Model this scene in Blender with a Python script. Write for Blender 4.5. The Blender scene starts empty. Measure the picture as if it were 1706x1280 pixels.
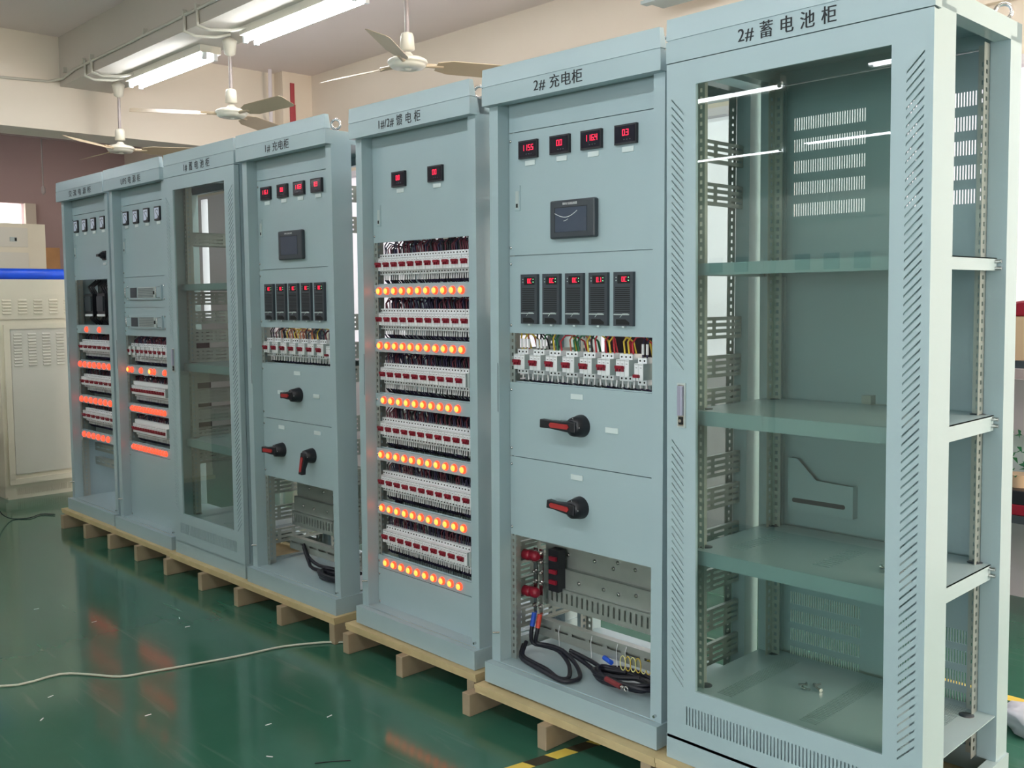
import bpy, math, random
from mathutils import Vector
random.seed(7)
S = bpy.context.scene
COL = S.collection
PI = math.pi
ZB = 0.125            # underside of the cabinets above the floor (pallet height)

# ------------------------------------------------------------------ camera, world, exposure
cd = bpy.data.cameras.new('camera'); cam = bpy.data.objects.new('camera', cd); COL.objects.link(cam)
cam.location = (1.8155, -2.4172, 1.4375 + ZB)
cam.rotation_euler = (1.5067, 0.0113, 0.8046)
cd.sensor_width = 36; cd.lens = 36 * 1633.29 / 1706
cd.shift_x = 7.715 / 1706; cd.shift_y = -38.449 / 1706
cd.clip_start = 0.05; cd.clip_end = 200
S.camera = cam
W = bpy.data.worlds.new('world'); S.world = W; W.use_nodes = True
W.node_tree.nodes['Background'].inputs[0].default_value = (0.85, 0.92, 1, 1)
W.node_tree.nodes['Background'].inputs[1].default_value = 1.0
S.view_settings.view_transform = 'Standard'
S.view_settings.look = 'None'
S.view_settings.gamma = 1
S.view_settings.use_curve_mapping = False
S.view_settings.exposure = 0.60

def area(name, loc, rot, sx, sy, power, color):
    l = bpy.data.lights.new(name, 'AREA'); l.shape = 'RECTANGLE'; l.size = sx; l.size_y = sy
    l.energy = power; l.color = color
    o = bpy.data.objects.new(name, l); COL.objects.link(o); o.location = loc; o.rotation_euler = rot
    return o
# daylight at the right window; the front area light is added fill
area('daylight_right_window', (5.35, 1.5, 2.0), (0, PI / 2, 0), 1.9, 2.4, 190, (1.0, 0.82, 0.64))
area('front_fill_light', (2.2, -9.75, 1.75), (PI / 2, 0, 0), 5.4, 1.7, 230, (0.95, 0.97, 1.0))
TUBE_STRENGTH = 38.0; TUBE_STRENGTH_FRONT = 17.0

# ------------------------------------------------------------------ materials
def lin(c): 
    return tuple(((v / 255 + 0.055) / 1.055) ** 2.4 if v > 10 else v / 255 / 12.92 for v in c) + (1,)
def mat(name, rgb, rough=0.5, metal=0.0, spec=0.5, emit=None, es=0.0, noise=0.0, nscale=6.0, coat=0.0, bump=0.0):
    m = bpy.data.materials.new(name); m.use_nodes = True
    nt = m.node_tree; b = nt.nodes['Principled BSDF']
    b.inputs['Roughness'].default_value = rough; b.inputs['Metallic'].default_value = metal
    b.inputs['Specular IOR Level'].default_value = spec; b.inputs['Coat Weight'].default_value = coat
    base = lin(rgb)
    tc = nt.nodes.new('ShaderNodeTexCoord'); n = nt.nodes.new('ShaderNodeTexNoise')
    n.inputs['Scale'].default_value = nscale; n.inputs['Detail'].default_value = 4
    nt.links.new(tc.outputs['Object'], n.inputs['Vector'])
    mx = nt.nodes.new('ShaderNodeMix'); mx.data_type = 'RGBA'
    k = 1 - noise
    mx.inputs[6].default_value = (base[0] * k, base[1] * k, base[2] * k, 1)
    mx.inputs[7].default_value = tuple(min(1, v * (1 + noise)) for v in base[:3]) + (1,)
    nt.links.new(n.outputs['Fac'], mx.inputs[0]); nt.links.new(mx.outputs[2], b.inputs['Base Color'])
    if bump:
        bp = nt.nodes.new('ShaderNodeBump'); bp.inputs['Strength'].default_value = bump; bp.inputs['Distance'].default_value = 0.002
        nt.links.new(n.outputs['Fac'], bp.inputs['Height']); nt.links.new(bp.outputs[0], b.inputs['Normal'])
    if emit:
        b.inputs['Emission Color'].default_value = emit; b.inputs['Emission Strength'].default_value = es
    return m
PAINT = mat('cabinet_paint', (162, 184, 191), 0.27, noise=0.03, nscale=3)
GALV = mat('galvanised_steel', (168, 176, 172), 0.38, 0.55, noise=0.1, nscale=20)
STEEL = mat('bright_steel', (205, 205, 205), 0.22, 1.0)
BLACKP = mat('black_plastic', (26, 28, 36), 0.4, noise=0.05)
DARK = mat('dark_gap', (14, 18, 20), 0.7)
CHAR = mat('charcoal_plastic', (58, 66, 74), 0.42, noise=0.05)
SCREEN = mat('screen_film', (74, 84, 100), 0.12, noise=0.1, nscale=14)
WHITEP = mat('white_plastic', (226, 232, 236), 0.4)
GREYP = mat('grey_plastic', (172, 186, 186), 0.45)
REDP = mat('red_plastic', (136, 18, 42), 0.4)
REDH = mat('red_handle_insert', (165, 48, 50), 0.45)
TAG = mat('name_tag_plastic', (205, 220, 222), 0.35)
INK = mat('black_ink', (20, 28, 34), 0.6)
WINK = mat('white_ink', (225, 230, 235), 0.6)
WOOD = mat('pine_wood', (160, 144, 120), 0.75, noise=0.22, nscale=9, bump=0.3)
PLY = mat('plywood', (196, 178, 136), 0.7, noise=0.2, nscale=14, bump=0.2)
BEIGE = mat('beige_cabinet_paint', (226, 220, 200), 0.45, noise=0.04)
BEIGED = mat('beige_cabinet_inset', (216, 214, 202), 0.5, noise=0.03)
BLUE = mat('blue_plastic_film', (26, 92, 245), 0.35, noise=0.15, nscale=10)
FANW = mat('fan_enamel', (214, 210, 196), 0.35, noise=0.04)
FANB = mat('fan_blade_metal', (178, 160, 134), 0.45, noise=0.08)
ROD = mat('fan_rod', (150, 140, 138), 0.4)
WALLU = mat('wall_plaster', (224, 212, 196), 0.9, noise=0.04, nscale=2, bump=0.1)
WALLW = mat('wall_white', (222, 216, 222), 0.85, noise=0.02, nscale=2)
CEIL = mat('ceiling_plaster', (226, 214, 210), 0.9, noise=0.05, nscale=1.5, bump=0.1)
BEAMM = mat('beam_plaster', (194, 188, 178), 0.9, noise=0.04, nscale=2)
MAROON = mat('far_bay_wall', (186, 162, 160), 0.9, noise=0.06, nscale=1.5)
CONDUIT = mat('conduit_plastic', (190, 188, 176), 0.5)
CABLE = mat('black_cable', (24, 26, 38), 0.45)
WCABLE = mat('white_cable', (196, 204, 192), 0.5)
MARW = mat('maroon_wire', (96, 34, 52), 0.5)
NAVY = mat('navy_wire', (38, 32, 66), 0.5)
WYEL = mat('yellow_wire', (214, 186, 64), 0.5); WGRN = mat('green_wire', (30, 104, 66), 0.5)
WRED = mat('red_wire', (176, 30, 48), 0.5); WBLK = mat('black_wire', (18, 20, 30), 0.5)
WBRN = mat('brown_wire', (178, 104, 80), 0.5)
FERR = mat('white_ferrule', (222, 224, 226), 0.5)
ISO_BLUE = mat('blue_sleeve', (30, 84, 200), 0.5); ISO_RED = mat('red_sleeve', (190, 66, 52), 0.5)
TAPEY = mat('tape_yellow', (232, 206, 92), 0.5); TAPEB = mat('tape_black', (58, 56, 44), 0.5)
CARD = mat('cardboard', (190, 166, 138), 0.85, noise=0.05)
PLANK = mat('orange_plank', (190, 142, 92), 0.6, noise=0.2, nscale=8)
LED = mat('led_red', (255, 20, 50), 0.5, emit=(1.0, 0.02, 0.07, 1), es=1.25)
LENS = mat('lamp_lens_orange', (235, 70, 20), 0.3, emit=(1.0, 0.19, 0.03, 1), es=3.0)
LENSR = mat('lamp_rim_red', (205, 24, 14), 0.35, emit=(1.0, 0.06, 0.02, 1), es=1.5)
LENSD = mat('lamp_lens_red', (210, 24, 16), 0.3, emit=(1.0, 0.045, 0.025, 1), es=2.0)
TUBE = mat('tube_glow', (255, 255, 255), 0.5, emit=(0.93, 0.96, 1.0, 1), es=TUBE_STRENGTH)
TUBEF = mat('tube_glow_front', (255, 255, 255), 0.5, emit=(0.88, 0.95, 1.0, 1), es=TUBE_STRENGTH_FRONT)
DAYPANE = mat('bright_window_pane', (255, 255, 255), 0.3, emit=(1.0, 0.99, 0.98, 1), es=2.2)
GLOWBAND = mat('added_glow_glass', (230, 226, 232), 0.4, emit=(0.95, 0.92, 0.97, 1), es=0.38)
METERF = mat('meter_face', (206, 216, 236), 0.4)

def glass_mat(name, tint, gl):
    m = bpy.data.materials.new(name); m.use_nodes = True; nt = m.node_tree; nt.nodes.clear()
    out = nt.nodes.new('ShaderNodeOutputMaterial'); mx = nt.nodes.new('ShaderNodeMixShader')
    tr = nt.nodes.new('ShaderNodeBsdfTransparent'); g = nt.nodes.new('ShaderNodeBsdfGlossy')
    fr = nt.nodes.new('ShaderNodeFresnel'); fr.inputs[0].default_value = gl
    tr.inputs[0].default_value = tint; g.inputs['Roughness'].default_value = 0.003
    ge = nt.nodes.new('ShaderNodeNewGeometry'); iv = nt.nodes.new('ShaderNodeMath'); iv.operation = 'SUBTRACT'; iv.inputs[0].default_value = 1
    mu = nt.nodes.new('ShaderNodeMath'); mu.operation = 'MULTIPLY'
    nt.links.new(ge.outputs['Backfacing'], iv.inputs[1]); nt.links.new(iv.outputs[0], mu.inputs[0]); nt.links.new(fr.outputs[0], mu.inputs[1])
    nt.links.new(mu.outputs[0], mx.inputs[0]); nt.links.new(tr.outputs[0], mx.inputs[1]); nt.links.new(g.outputs[0], mx.inputs[2])
    nt.links.new(mx.outputs[0], out.inputs[0]); return m
GLASS = glass_mat('door_glass', (0.77, 0.84, 0.81, 1), 1.72)
BAG = glass_mat('clear_bag_film', (0.75, 0.78, 0.85, 1), 1.9)

def floor_mat():
    m = bpy.data.materials.new('green_epoxy_floor'); m.use_nodes = True; nt = m.node_tree; b = nt.nodes['Principled BSDF']
    N = nt.nodes.new; L = nt.links.new
    tc = N('ShaderNodeTexCoord')
    n1 = N('ShaderNodeTexNoise'); n1.inputs['Scale'].default_value = 0.9; n1.inputs['Detail'].default_value = 6; n1.inputs['Roughness'].default_value = 0.6
    L(tc.outputs['Object'], n1.inputs[0])
    r = N('ShaderNodeValToRGB'); r.color_ramp.elements[0].position = 0.35; r.color_ramp.elements[1].position = 0.72
    r.color_ramp.elements[0].color = (0.030, 0.130, 0.086, 1); r.color_ramp.elements[1].color = (0.048, 0.155, 0.112, 1)
    L(n1.outputs[0], r.inputs[0])
    mp = N('ShaderNodeMapping'); mp.inputs['Scale'].default_value = (0.7, 9, 1); mp.inputs['Rotation'].default_value = (0, 0, 0.45)
    L(tc.outputs['Object'], mp.inputs[0])
    n2 = N('ShaderNodeTexNoise'); n2.inputs['Scale'].default_value = 2.2; n2.inputs['Detail'].default_value = 8; n2.inputs['Distortion'].default_value = 0.6
    L(mp.outputs[0], n2.inputs[0])
    r2 = N('ShaderNodeValToRGB'); r2.color_ramp.elements[0].position = 0.60; r2.color_ramp.elements[1].position = 0.78
    r2.color_ramp.elements[0].color = (0, 0, 0, 1); r2.color_ramp.elements[1].color = (0.35, 0.35, 0.35, 1)
    L(n2.outputs[0], r2.inputs[0])
    mx = N('ShaderNodeMix'); mx.data_type = 'RGBA'; mx.inputs[7].default_value = (0.16, 0.25, 0.2, 1)
    L(r2.outputs[0], mx.inputs[0]); L(r.outputs[0], mx.inputs[6]); L(mx.outputs[2], b.inputs['Base Color'])
    r3 = N('ShaderNodeMapRange'); r3.inputs[3].default_value = 0.06; r3.inputs[4].default_value = 0.19
    L(n1.outputs[0], r3.inputs[0]); L(r3.outputs[0], b.inputs['Roughness'])
    n3 = N('ShaderNodeTexNoise'); n3.inputs['Scale'].default_value = 5; n3.inputs['Detail'].default_value = 5
    L(tc.outputs['Object'], n3.inputs[0])
    bp = N('ShaderNodeBump'); bp.inputs['Strength'].default_value = 0.05; bp.inputs['Distance'].default_value = 0.006
    L(n3.outputs[0], bp.inputs['Height']); L(bp.outputs[0], b.inputs['Normal'])
    b.inputs['Specular IOR Level'].default_value = 0.6
    return m
FLOOR = floor_mat()

# ------------------------------------------------------------------ mesh helpers
class MB:
    def __init__(s): s.v = []; s.f = []; s.m = []; s.sm = []
    def add(s, vs, fs, m=0, smooth=False):
        o = len(s.v); s.v += [tuple(v) for v in vs]
        for f in fs: s.f.append(tuple(i + o for i in f)); s.m.append(m); s.sm.append(smooth)
        return s
    def box(s, x0, x1, y0, y1, z0, z1, m=0):
        vs = [(x0, y0, z0), (x1, y0, z0), (x1, y1, z0), (x0, y1, z0), (x0, y0, z1), (x1, y0, z1), (x1, y1, z1), (x0, y1, z1)]
        return s.add(vs, [(0, 3, 2, 1), (4, 5, 6, 7), (0, 1, 5, 4), (1, 2, 6, 5), (2, 3, 7, 6), (3, 0, 4, 7)], m)
    def prism(s, pts, axis, a0, a1, m=0):
        """pts: polygon in the other two axes (kept in x,y,z order)."""
        n = len(pts)
        def P(p, a): q = list(p); q.insert(axis, a); return q
        vs = [P(p, a0) for p in pts] + [P(p, a1) for p in pts]
        fs = [tuple(range(n)), tuple(range(2 * n - 1, n - 1, -1))] + [(i, i + n, (i + 1) % n + n, (i + 1) % n) for i in range(n)]
        return s.add(vs, fs, m)
    def tube(s, pts, r, n=6, m=0, closed=False, cap=True):
        pts = [Vector(p) for p in pts]; k = len(pts); rings = []
        up = None
        rr = r if isinstance(r, (list, tuple)) else [r] * k
        for i, p in enumerate(pts):
            if closed: d = pts[(i + 1) % k] - pts[i - 1]
            else: d = pts[min(i + 1, k - 1)] - pts[max(i - 1, 0)]
            if d.length < 1e-9: d = Vector((0, 0, 1))
            d.normalize()
            if up is None: up = Vector((0, 0, 1)) if abs(d.z) < 0.9 else Vector((1, 0, 0))
            a = d.cross(up)
            if a.length < 1e-6: a = d.orthogonal()
            a.normalize(); b = a.cross(d).normalized(); up = b
            rings.append([p + (a * math.cos(2 * PI * j / n) + b * math.sin(2 * PI * j / n)) * rr[i] for j in range(n)])
        vs = [v for g in rings for v in g]; fs = []
        for i in range(k if closed else k - 1):
            for j in range(n):
                a0 = i * n + j; a1 = i * n + (j + 1) % n; i2 = (i + 1) % k
                fs.append((a0, i2 * n + j, i2 * n + (j + 1) % n, a1))
        s.add(vs, fs, m, True)
        if not closed and cap: s.add([*rings[0], *rings[-1]], [tuple(range(n)), tuple(range(2 * n - 1, n - 1, -1))], m)
        return s
    def cyl(s, c0, c1, r, n=16, m=0, r1=None): return s.tube([c0, c1], [r, r if r1 is None else r1], n, m)
    def lathe(s, prof, c, axis='z', n=20, m=0):
        """prof: list of (radius, height) along axis from c."""
        vs = []
        for (r, h) in prof:
            for j in range(n):
                a = 2 * PI * j / n; u, v = r * math.cos(a), r * math.sin(a)
                vs.append({'z': (c[0] + u, c[1] + v, c[2] + h), 'y': (c[0] + u, c[1] + h, c[2] + v), 'x': (c[0] + h, c[1] + u, c[2] + v)}[axis])
        fs = [(i * n + j, i * n + (j + 1) % n, (i + 1) * n + (j + 1) % n, (i + 1) * n + j) for i in range(len(prof) - 1) for j in range(n)]
        s.add(vs, fs, m, True)
        s.add([vs[j] for j in range(n)] + [vs[(len(prof) - 1) * n + j] for j in range(n)], [tuple(range(n)), tuple(range(2 * n - 1, n - 1, -1))], m)
        return s
    def sheet(s, plane, u0, u1, v0, v1, t0, t1, us, vs, m=0):
        def B(a, b, c, d):
            if b - a < 1e-5 or d - c < 1e-5: return
            if plane == 'xz': s.box(a, b, t0, t1, c, d, m)
            elif plane == 'yz': s.box(t0, t1, a, b, c, d, m)
            else: s.box(a, b, c, d, t0, t1, m)
        pv = v0
        for (a, b) in vs:
            B(u0, u1, pv, a)
            pu = u0
            for (c, d) in us: B(pu, c, a, b); pu = d
            B(pu, u1, a, b); pv = b
        B(u0, u1, pv, v1)
        return s
    def mesh(s, name, mats):
        me = bpy.data.meshes.new(name); me.from_pydata(s.v, [], s.f)
        for m in (mats if isinstance(mats, (list, tuple)) else [mats]): me.materials.append(m)
        me.polygons.foreach_set('material_index', s.m); me.polygons.foreach_set('use_smooth', s.sm)
        me.validate(); me.update(); return me
def link(name, me, parent=None, loc=None, label=None):
    o = bpy.data.objects.new(name, me); COL.objects.link(o)
    if parent: o.parent = parent
    if loc: o.location = loc
    if label: o['label'] = label
    return o
def part(name, mb, mats, parent, loc=None, label=None, bevel=0):
    o = link(name, mb.mesh(name, mats), parent, loc, label)
    if bevel:
        b = o.modifiers.new('bevel', 'BEVEL'); b.width = bevel; b.segments = 2; b.limit_method = 'ANGLE'
    return o
def tag(o, label, cat, group=None, kind=None):
    o['label'] = label
    if cat: o['category'] = cat
    if group: o['group'] = group
    if kind: o['kind'] = kind
    return o
def empty(name, loc, rot=(0, 0, 0)):
    o = bpy.data.objects.new(name, None); COL.objects.link(o); o.location = loc; o.rotation_euler = rot; o.empty_display_size = 0.1
    return o
def struct(name, mb, mats, label):
    o = part(name, mb, mats, None); o['kind'] = 'structure'; o['label'] = label; return o
def holes(a, b, pitch, w):
    n = int((b - a) / pitch); return [(a + i * pitch, a + i * pitch + w) for i in range(n)]
def grid_holes(a, b, n, frac=0.5):
    p = (b - a) / n; return [(a + i * p, a + i * p + p * frac) for i in range(n)]

def text(name, body, parent, x0, x1, y, zc, height, m, space=1.0):
    """lettering on a plane facing -y, from x0 to x1"""
    c = bpy.data.curves.new(name, 'FONT'); c.body = body; c.size = 1; c.space_character = space; c.offset = 0.0
    t = bpy.data.objects.new(name, c); COL.objects.link(t)
    dg = bpy.context.evaluated_depsgraph_get(); me = bpy.data.meshes.new_from_object(t.evaluated_get(dg))
    bpy.data.objects.remove(t)
    xs = [v.co.x for v in me.vertices]; ys = [v.co.y for v in me.vertices]
    sx = (x1 - x0) / (max(xs) - min(xs)); sz = height / (max(ys) - min(ys)); mx, my = min(xs), (min(ys) + max(ys)) / 2
    for v in me.vertices: v.co = (x0 + (v.co.x - mx) * sx, y, zc + (v.co.y - my) * sz)
    vs = [tuple(v.co) for v in me.vertices]; fs = [tuple(p.vertices) for p in me.polygons]; k = len(vs); bold = height * 0.022
    me = bpy.data.meshes.new(name)
    me.from_pydata([(a - bold, b_, c_) for a, b_, c_ in vs] + [(a + bold, b_ - .00015, c_) for a, b_, c_ in vs], [], fs + [tuple(i + k for i in f) for f in fs])
    me.materials.append(m); me.update()
    return link(name, me, parent)

SEG = {'0': 'abcdef', '1': 'bc', '2': 'abged', '3': 'abgcd', '4': 'fgbc', '5': 'afgcd', '6': 'afgedc', '7': 'abc', '8': 'abcdefg', '9': 'abcdfg', 'C': 'afed'}
def digits(mb, txt, x, y, z, h, m=0):
    """seven-segment figures facing -y, left edge x, bottom z"""
    w = h * 0.52; t = h * 0.105
    for ch in txt:
        if ch == '.': mb.box(x - t * 0.9, x + t * 0.3, y - 0.0006, y, z, z + t * 1.2, m); continue
        if ch == ' ': x += w * 1.35; continue
        for s in SEG[ch]:
            a = {'a': (0, w, h - t, h), 'd': (0, w, 0, t), 'g': (0, w, h / 2 - t / 2, h / 2 + t / 2), 'b': (w - t, w, h / 2, h), 'c': (w - t, w, 0, h / 2), 'f': (0, t, h / 2, h), 'e': (0, t, 0, h / 2)}[s]
            mb.box(x + a[0], x + a[1], y - 0.0006, y, z + a[2], z + a[3], m)
        x += w * 1.45
    return mb

# ------------------------------------------------------------------ the room
struct('floor', MB().box(-11, 5.5, -10, 3.2, -0.1, 0), FLOOR, 'glossy green epoxy workshop floor')
struct('ceiling', MB().box(-11, 5.5, -10, 3.2, 3.72, 3.85), CEIL, 'pale plaster ceiling')
YB = 2.9
b = MB()   # back wall with a window in the far bay
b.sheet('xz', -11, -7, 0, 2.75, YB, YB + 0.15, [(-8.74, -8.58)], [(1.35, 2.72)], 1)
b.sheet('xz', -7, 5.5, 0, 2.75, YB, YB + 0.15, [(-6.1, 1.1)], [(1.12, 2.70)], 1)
b.box(-11, 5.5, YB, YB + 0.15, 2.75, 3.72, 0)  # upper part in beige, lower part in white
b.box(-6.5, 5.5, YB - 0.05, YB, 3.02, 3.06, 0)
struct('wall_back', b, [WALLU, WALLW], 'back wall, beige in the upper part and white in the lower part')
struct('window_1', MB().box(-8.74, -8.58, YB + 0.10, YB + 0.12, 1.35, 2.72), DAYPANE, 'narrow bright window in the back wall')
m = MB().box(-6.1, 1.1, YB + 0.08, YB + 0.10, 1.12, 2.70)  # glowing pane added to brighten the view behind the cabinets
for xx in [-6.1 + 1.2 * i for i in range(7)]: m.box(xx - .025, xx + .025, YB + .04, YB + .08, 1.12, 2.70, 1)
m.box(-6.1, 1.1, YB + .04, YB + .08, 1.12, 1.17, 1)
struct('added_glow_band', m, [GLOWBAND, WALLW], 'long glowing band added to brighten the back wall')
b = MB(); b.sheet('yz', -10, 3.2, 0, 3.72, -11, -10.8, [(0.35, 1.65)], [(2.40, 2.765)])
b.box(-10.8, -10.74, 1.65, 1.77, 2.25, 2.765, 1)
struct('wall_left', b, [MAROON, WALLU], 'dull mauve wall of the far bay with a small bright window')
struct('window_2', MB().box(-10.92, -10.9, 0.35, 1.65, 2.40, 2.765), DAYPANE, 'small bright window high in the far mauve wall')
b = MB(); b.sheet('yz', -10, 3.2, 0, 3.72, 5.4, 5.6, [(0.25, 2.75)], [(1.0, 3.0)])
struct('wall_right', b, WALLU, 'plaster wall with a wide window opening')
struct('wall_front', MB().sheet('xz', -11, 5.5, 0, 3.72, -10, -9.8, [(-.5, 4.9)], [(.9, 2.6)]), WALLU, 'plaster wall behind the viewer with an opening added for fill light')
# cross beam (along y) above the far end of the row
struct('trim_1', MB().box(-6.95, -6.55, -10, YB, 2.965, 3.72), mat('cross_beam_plaster', (226, 217, 203), 0.9, noise=0.04, nscale=2), 'deep cream cross beam over the far end of the row')
for i, y in enumerate((0.60, -2.30, -5.1, -8.1)):
    struct('trim_%d' % (i + 2), MB().box(-6.55, 5.4, y, y + 0.42, 3.325, 3.72), BEAMM if i else BEAMM, 'shallow ceiling beam carrying fluorescent lights')
struct('trim_6', MB().box(-6.55, -6.40, YB - 0.32, YB, 0, 3.72), WALLU, 'grey white corner column')

# fluorescent battens under the beams
def batten(x, y, label, group=None, hood=True):
    r = empty('fluorescent_light', (x, y, 3.325)); tag(r, label, 'ceiling light', group)
    m = MB(); hw = .045 if hood else .078; m.prism([(-hw, 0), (hw, 0), (hw, -0.05), (-hw, -0.05)], 0, 0, 1.24)
    if hood: m.prism([(-.045, -.04), (-.045, -.045), (-.10, -.088), (-.102, -.086)], 0, 0, 1.24); m.prism([(.045, -.04), (.102, -.086), (.10, -.088), (.045, -.045)], 0, 0, 1.24)  # hood wings added to keep tube light off the ceiling
    part('batten_body', m, FANW, r)
    for s in (-1, 1):
        for xx in (0.0, 1.215): part('lamp_holder', MB().box(xx, xx + 0.022, s * 0.04 - 0.014, s * 0.04 + 0.014, -0.095, -0.045), WHITEP, r)
        t = MB().cyl((0.02, s * 0.04, -0.075), (1.22, s * 0.04, -0.075), 0.0145, 12); part('tube', t, TUBEF if hood else TUBE, r, label='glowing white tube')
    return r
BEAMY = 0.90
batten(-5.80, BEAMY, 'lit twin tube ceiling light at the left, between the two farther fans', hood=False)
batten(-4.02, BEAMY, 'lit twin tube ceiling light cut by the top edge, right of the middle fan', hood=False)
batten(-2.0, BEAMY, 'lit twin tube ceiling light over the backs of the near cabinets, out of view', hood=False)
batten(0.3, BEAMY, 'lit twin tube ceiling light over the near end of the row, out of view', hood=False)
for (x, y) in ((-3.65, -4.75), (-1.62, -4.6), (-5.5, -7.9), (-3.85, -7.65), (-2.5, -7.6), (0.6, -4.75)):
    batten(x, y, 'lit twin tube ceiling light seen only as a reflection in the glass door', 'lights behind the viewer')

for x in (-6.3, -5.0, -3.7, -2.4, -1.1, 0.2, 1.5, 2.8):  # unseen battens added to brighten the cabinet fronts
    batten(x, -2.08, 'twin tube fill light added over the aisle in front of the row, out of view', 'lights added over the aisle')
for y in (-1.9, -4.2):  # unseen battens added to lift the dark far bay wall
    batten(-9.2, y, 'twin tube fill light added in the far bay, out of view past the left edge', 'lights added in the far bay', hood=False)
# ceiling fans
def fan(x, y, z, ang, label):
    r = empty('ceiling_fan', (x, y, 3.325)); tag(r, label, 'ceiling fan', 'ceiling fans along the lit beam')
    h = 3.325 - (z + ZB)
    part('hanger_canopy', MB().lathe([(0.012, 0), (0.05, -0.03), (0.045, -0.05), (0.036, -0.115), (0.014, -0.13)], (0, 0, 0)), FANW, r)
    part('down_rod', MB().cyl((0, 0, -0.1), (0, 0, -h + 0.1), 0.012, 10), ROD, r)
    part('lower_cup', MB().lathe([(0.016, -h + 0.165), (0.03, -h + 0.16), (0.036, -h + 0.145), (0.04, -h + 0.075), (0.012, -h + 0.07)], (0, 0, 0)), FANW, r)
    part('motor_housing', MB().lathe([(0.02, -h + 0.06), (0.035, -h + 0.04), (0.085, -h + 0.028), (0.104, -h + 0.018), (0.108, -h + 0.008), (0.104, -h + 0.0), (0.098, -h - 0.002), (0.098, -h - 0.010), (0.085, -h - 0.022), (0.05, -h - 0.030), (0.046, -h - 0.026), (0.02, -h - 0.026), (0.018, -h - 0.032), (0.005, -h - 0.034)], (0, 0, 0), n=28), FANW, r)
    for k in range(3):
        a = ang + k * 2 * PI / 3; c, s = math.cos(a), math.sin(a); m = MB()
        def P(rad, t, zz): return (c * rad - s * t, s * rad + c * t, -h + zz)
        w = 0.058; til = 0.022
        vs = []
        for (rad, ww) in ((0.16, 0.035), (0.24, w), (0.62, w * 1.05), (0.64, w * 0.8)):
            vs += [P(rad, -ww, til * ww / w), P(rad, ww, -til * ww / w), P(rad, ww, -til * ww / w - 0.003), P(rad, -ww, til * ww / w - 0.003)]
        fs = [(0, 1, 2, 3), (12, 15, 14, 13)]
        for i in range(3):
            for j in range(4): fs.append((i * 4 + j, i * 4 + 4 + j, i * 4 + 4 + (j + 1) % 4, i * 4 + (j + 1) % 4))
        m.add(vs, fs); m.tube([P(0.095, 0, 0.0), P(0.15, 0, 0.0), P(0.2, 0, 0.0)], 0.012, 6)
        part('blade', m, FANB, r)
fan(-2.379, 0.90, 2.69, 1.2, 'white three blade ceiling fan in the middle top, nearest of the three')
fan(-4.258, 0.882, 2.69, 0.065, 'white three blade ceiling fan hanging between the two lit tube lights')
fan(-6.05, 0.87, 2.66, 1.1, 'farthest white ceiling fan, above the two leftmost cabinets')

# conduit along the beam face and down over the cross beam
m = MB(); yy = 0.588
m.tube([(-6.54, -3.0, 3.33), (-6.535, -0.5, 3.33), (-6.535, 0.2, 3.335), (-6.53, 0.5, 3.35), (-6.45, yy, 3.37), (-6.2, yy, 3.40), (-3.0, yy, 3.43), (2.0, yy, 3.43)], 0.011, 7)
def drop(x0, dx):
    m.tube([(x0, yy, 3.43), (x0 + 0.01, yy - 0.006, 3.36), (x0 + dx * 0.1, yy - 0.01, 3.31), (x0 + dx * 0.3, 0.64, 3.285), (x0 + dx * 0.65, 0.76, 3.29), (x0 + dx, 0.84, 3.312)], 0.011, 7)
for x0, dx in ((-5.98, 0.12), (-5.85, 0.22), (-4.30, 0.14), (-4.12, 0.2)): drop(x0, dx)
for x in (-6.4, -6.0, -5.85, -4.9, -4.3, -4.12): m.box(x - 0.012, x + 0.012, yy - 0.016, 0.6, 3.41, 3.45)
tag(part('electrical_conduit', m, CONDUIT, None), 'cream electrical conduit run along the lit beam with curved drops to the fans', 'conduit')
m = MB(); m.cyl((0, 0, 0), (0, 0, -0.45), 0.007, 8); m.lathe([(0.012, -0.45), (0.018, -0.47), (0.018, -0.51), (0.005, -0.53)], (0, 0, 0), n=10)
tag(part('pendant_cord', m, ROD, None, (-8.0, 0.93, 3.12)), 'thin pendant cord with a small lamp socket hanging in the far bay', 'cord')
struct('trim_7', MB().box(-8.02, -7.98, -3, YB, 3.12, 3.72), MAROON, 'narrow beam of the far bay')
# corner pipes and the red banner on the column
tag(part('white_pipe', MB().cyl((-6.42, 2.46, 0.002), (-6.42, 2.46, 3.72), 0.018, 10), WALLW, None), 'thin white vertical pipe beside the corner column', 'pipe')
m = MB()
for i in range(6):
    z1 = 3.62 - i * 0.20; w = 0.022 + 0.008 * i
    m.box(-6.398, -6.39, 2.68 - w, 2.68 + w, z1 - 0.20, z1)
tag(part('red_banner', m, mat('banner_red', (170, 70, 78), 0.7, noise=0.15), None), 'faded red strip hanging on the corner column', 'banner')
m = MB().box(0, 0.34, -0.03, 0.03, -0.02, 0.0)
m.box(0, 0.34, 0, 0.2, 0, 0.05)
tag(part('ceiling_box', m, GREYP, None, (-2.05, 2.5, 3.38)), 'grey box on the back wall near the top of the picture', 'box')

# ------------------------------------------------------------------ the cabinets
CAB = {1: (-5.229, .065, 0, 0, 0), 2: (-4.38, .053, 0, 0, 0), 3: (-3.534, .056, 0.002, 0, 0), 4: (-2.694, .046, .002, 0, 0),
       5: (-1.76, .065, -.013, .003, .004), 6: (-.852, .011, .006, .006, .004), 7: (0, 0, 0, 0, 0)}
PY = 0.087  # plane of the recessed front panels
CACHE = {}
def shared(key, fn):
    if key not in CACHE: CACHE[key] = fn()
    return CACHE[key]

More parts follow.
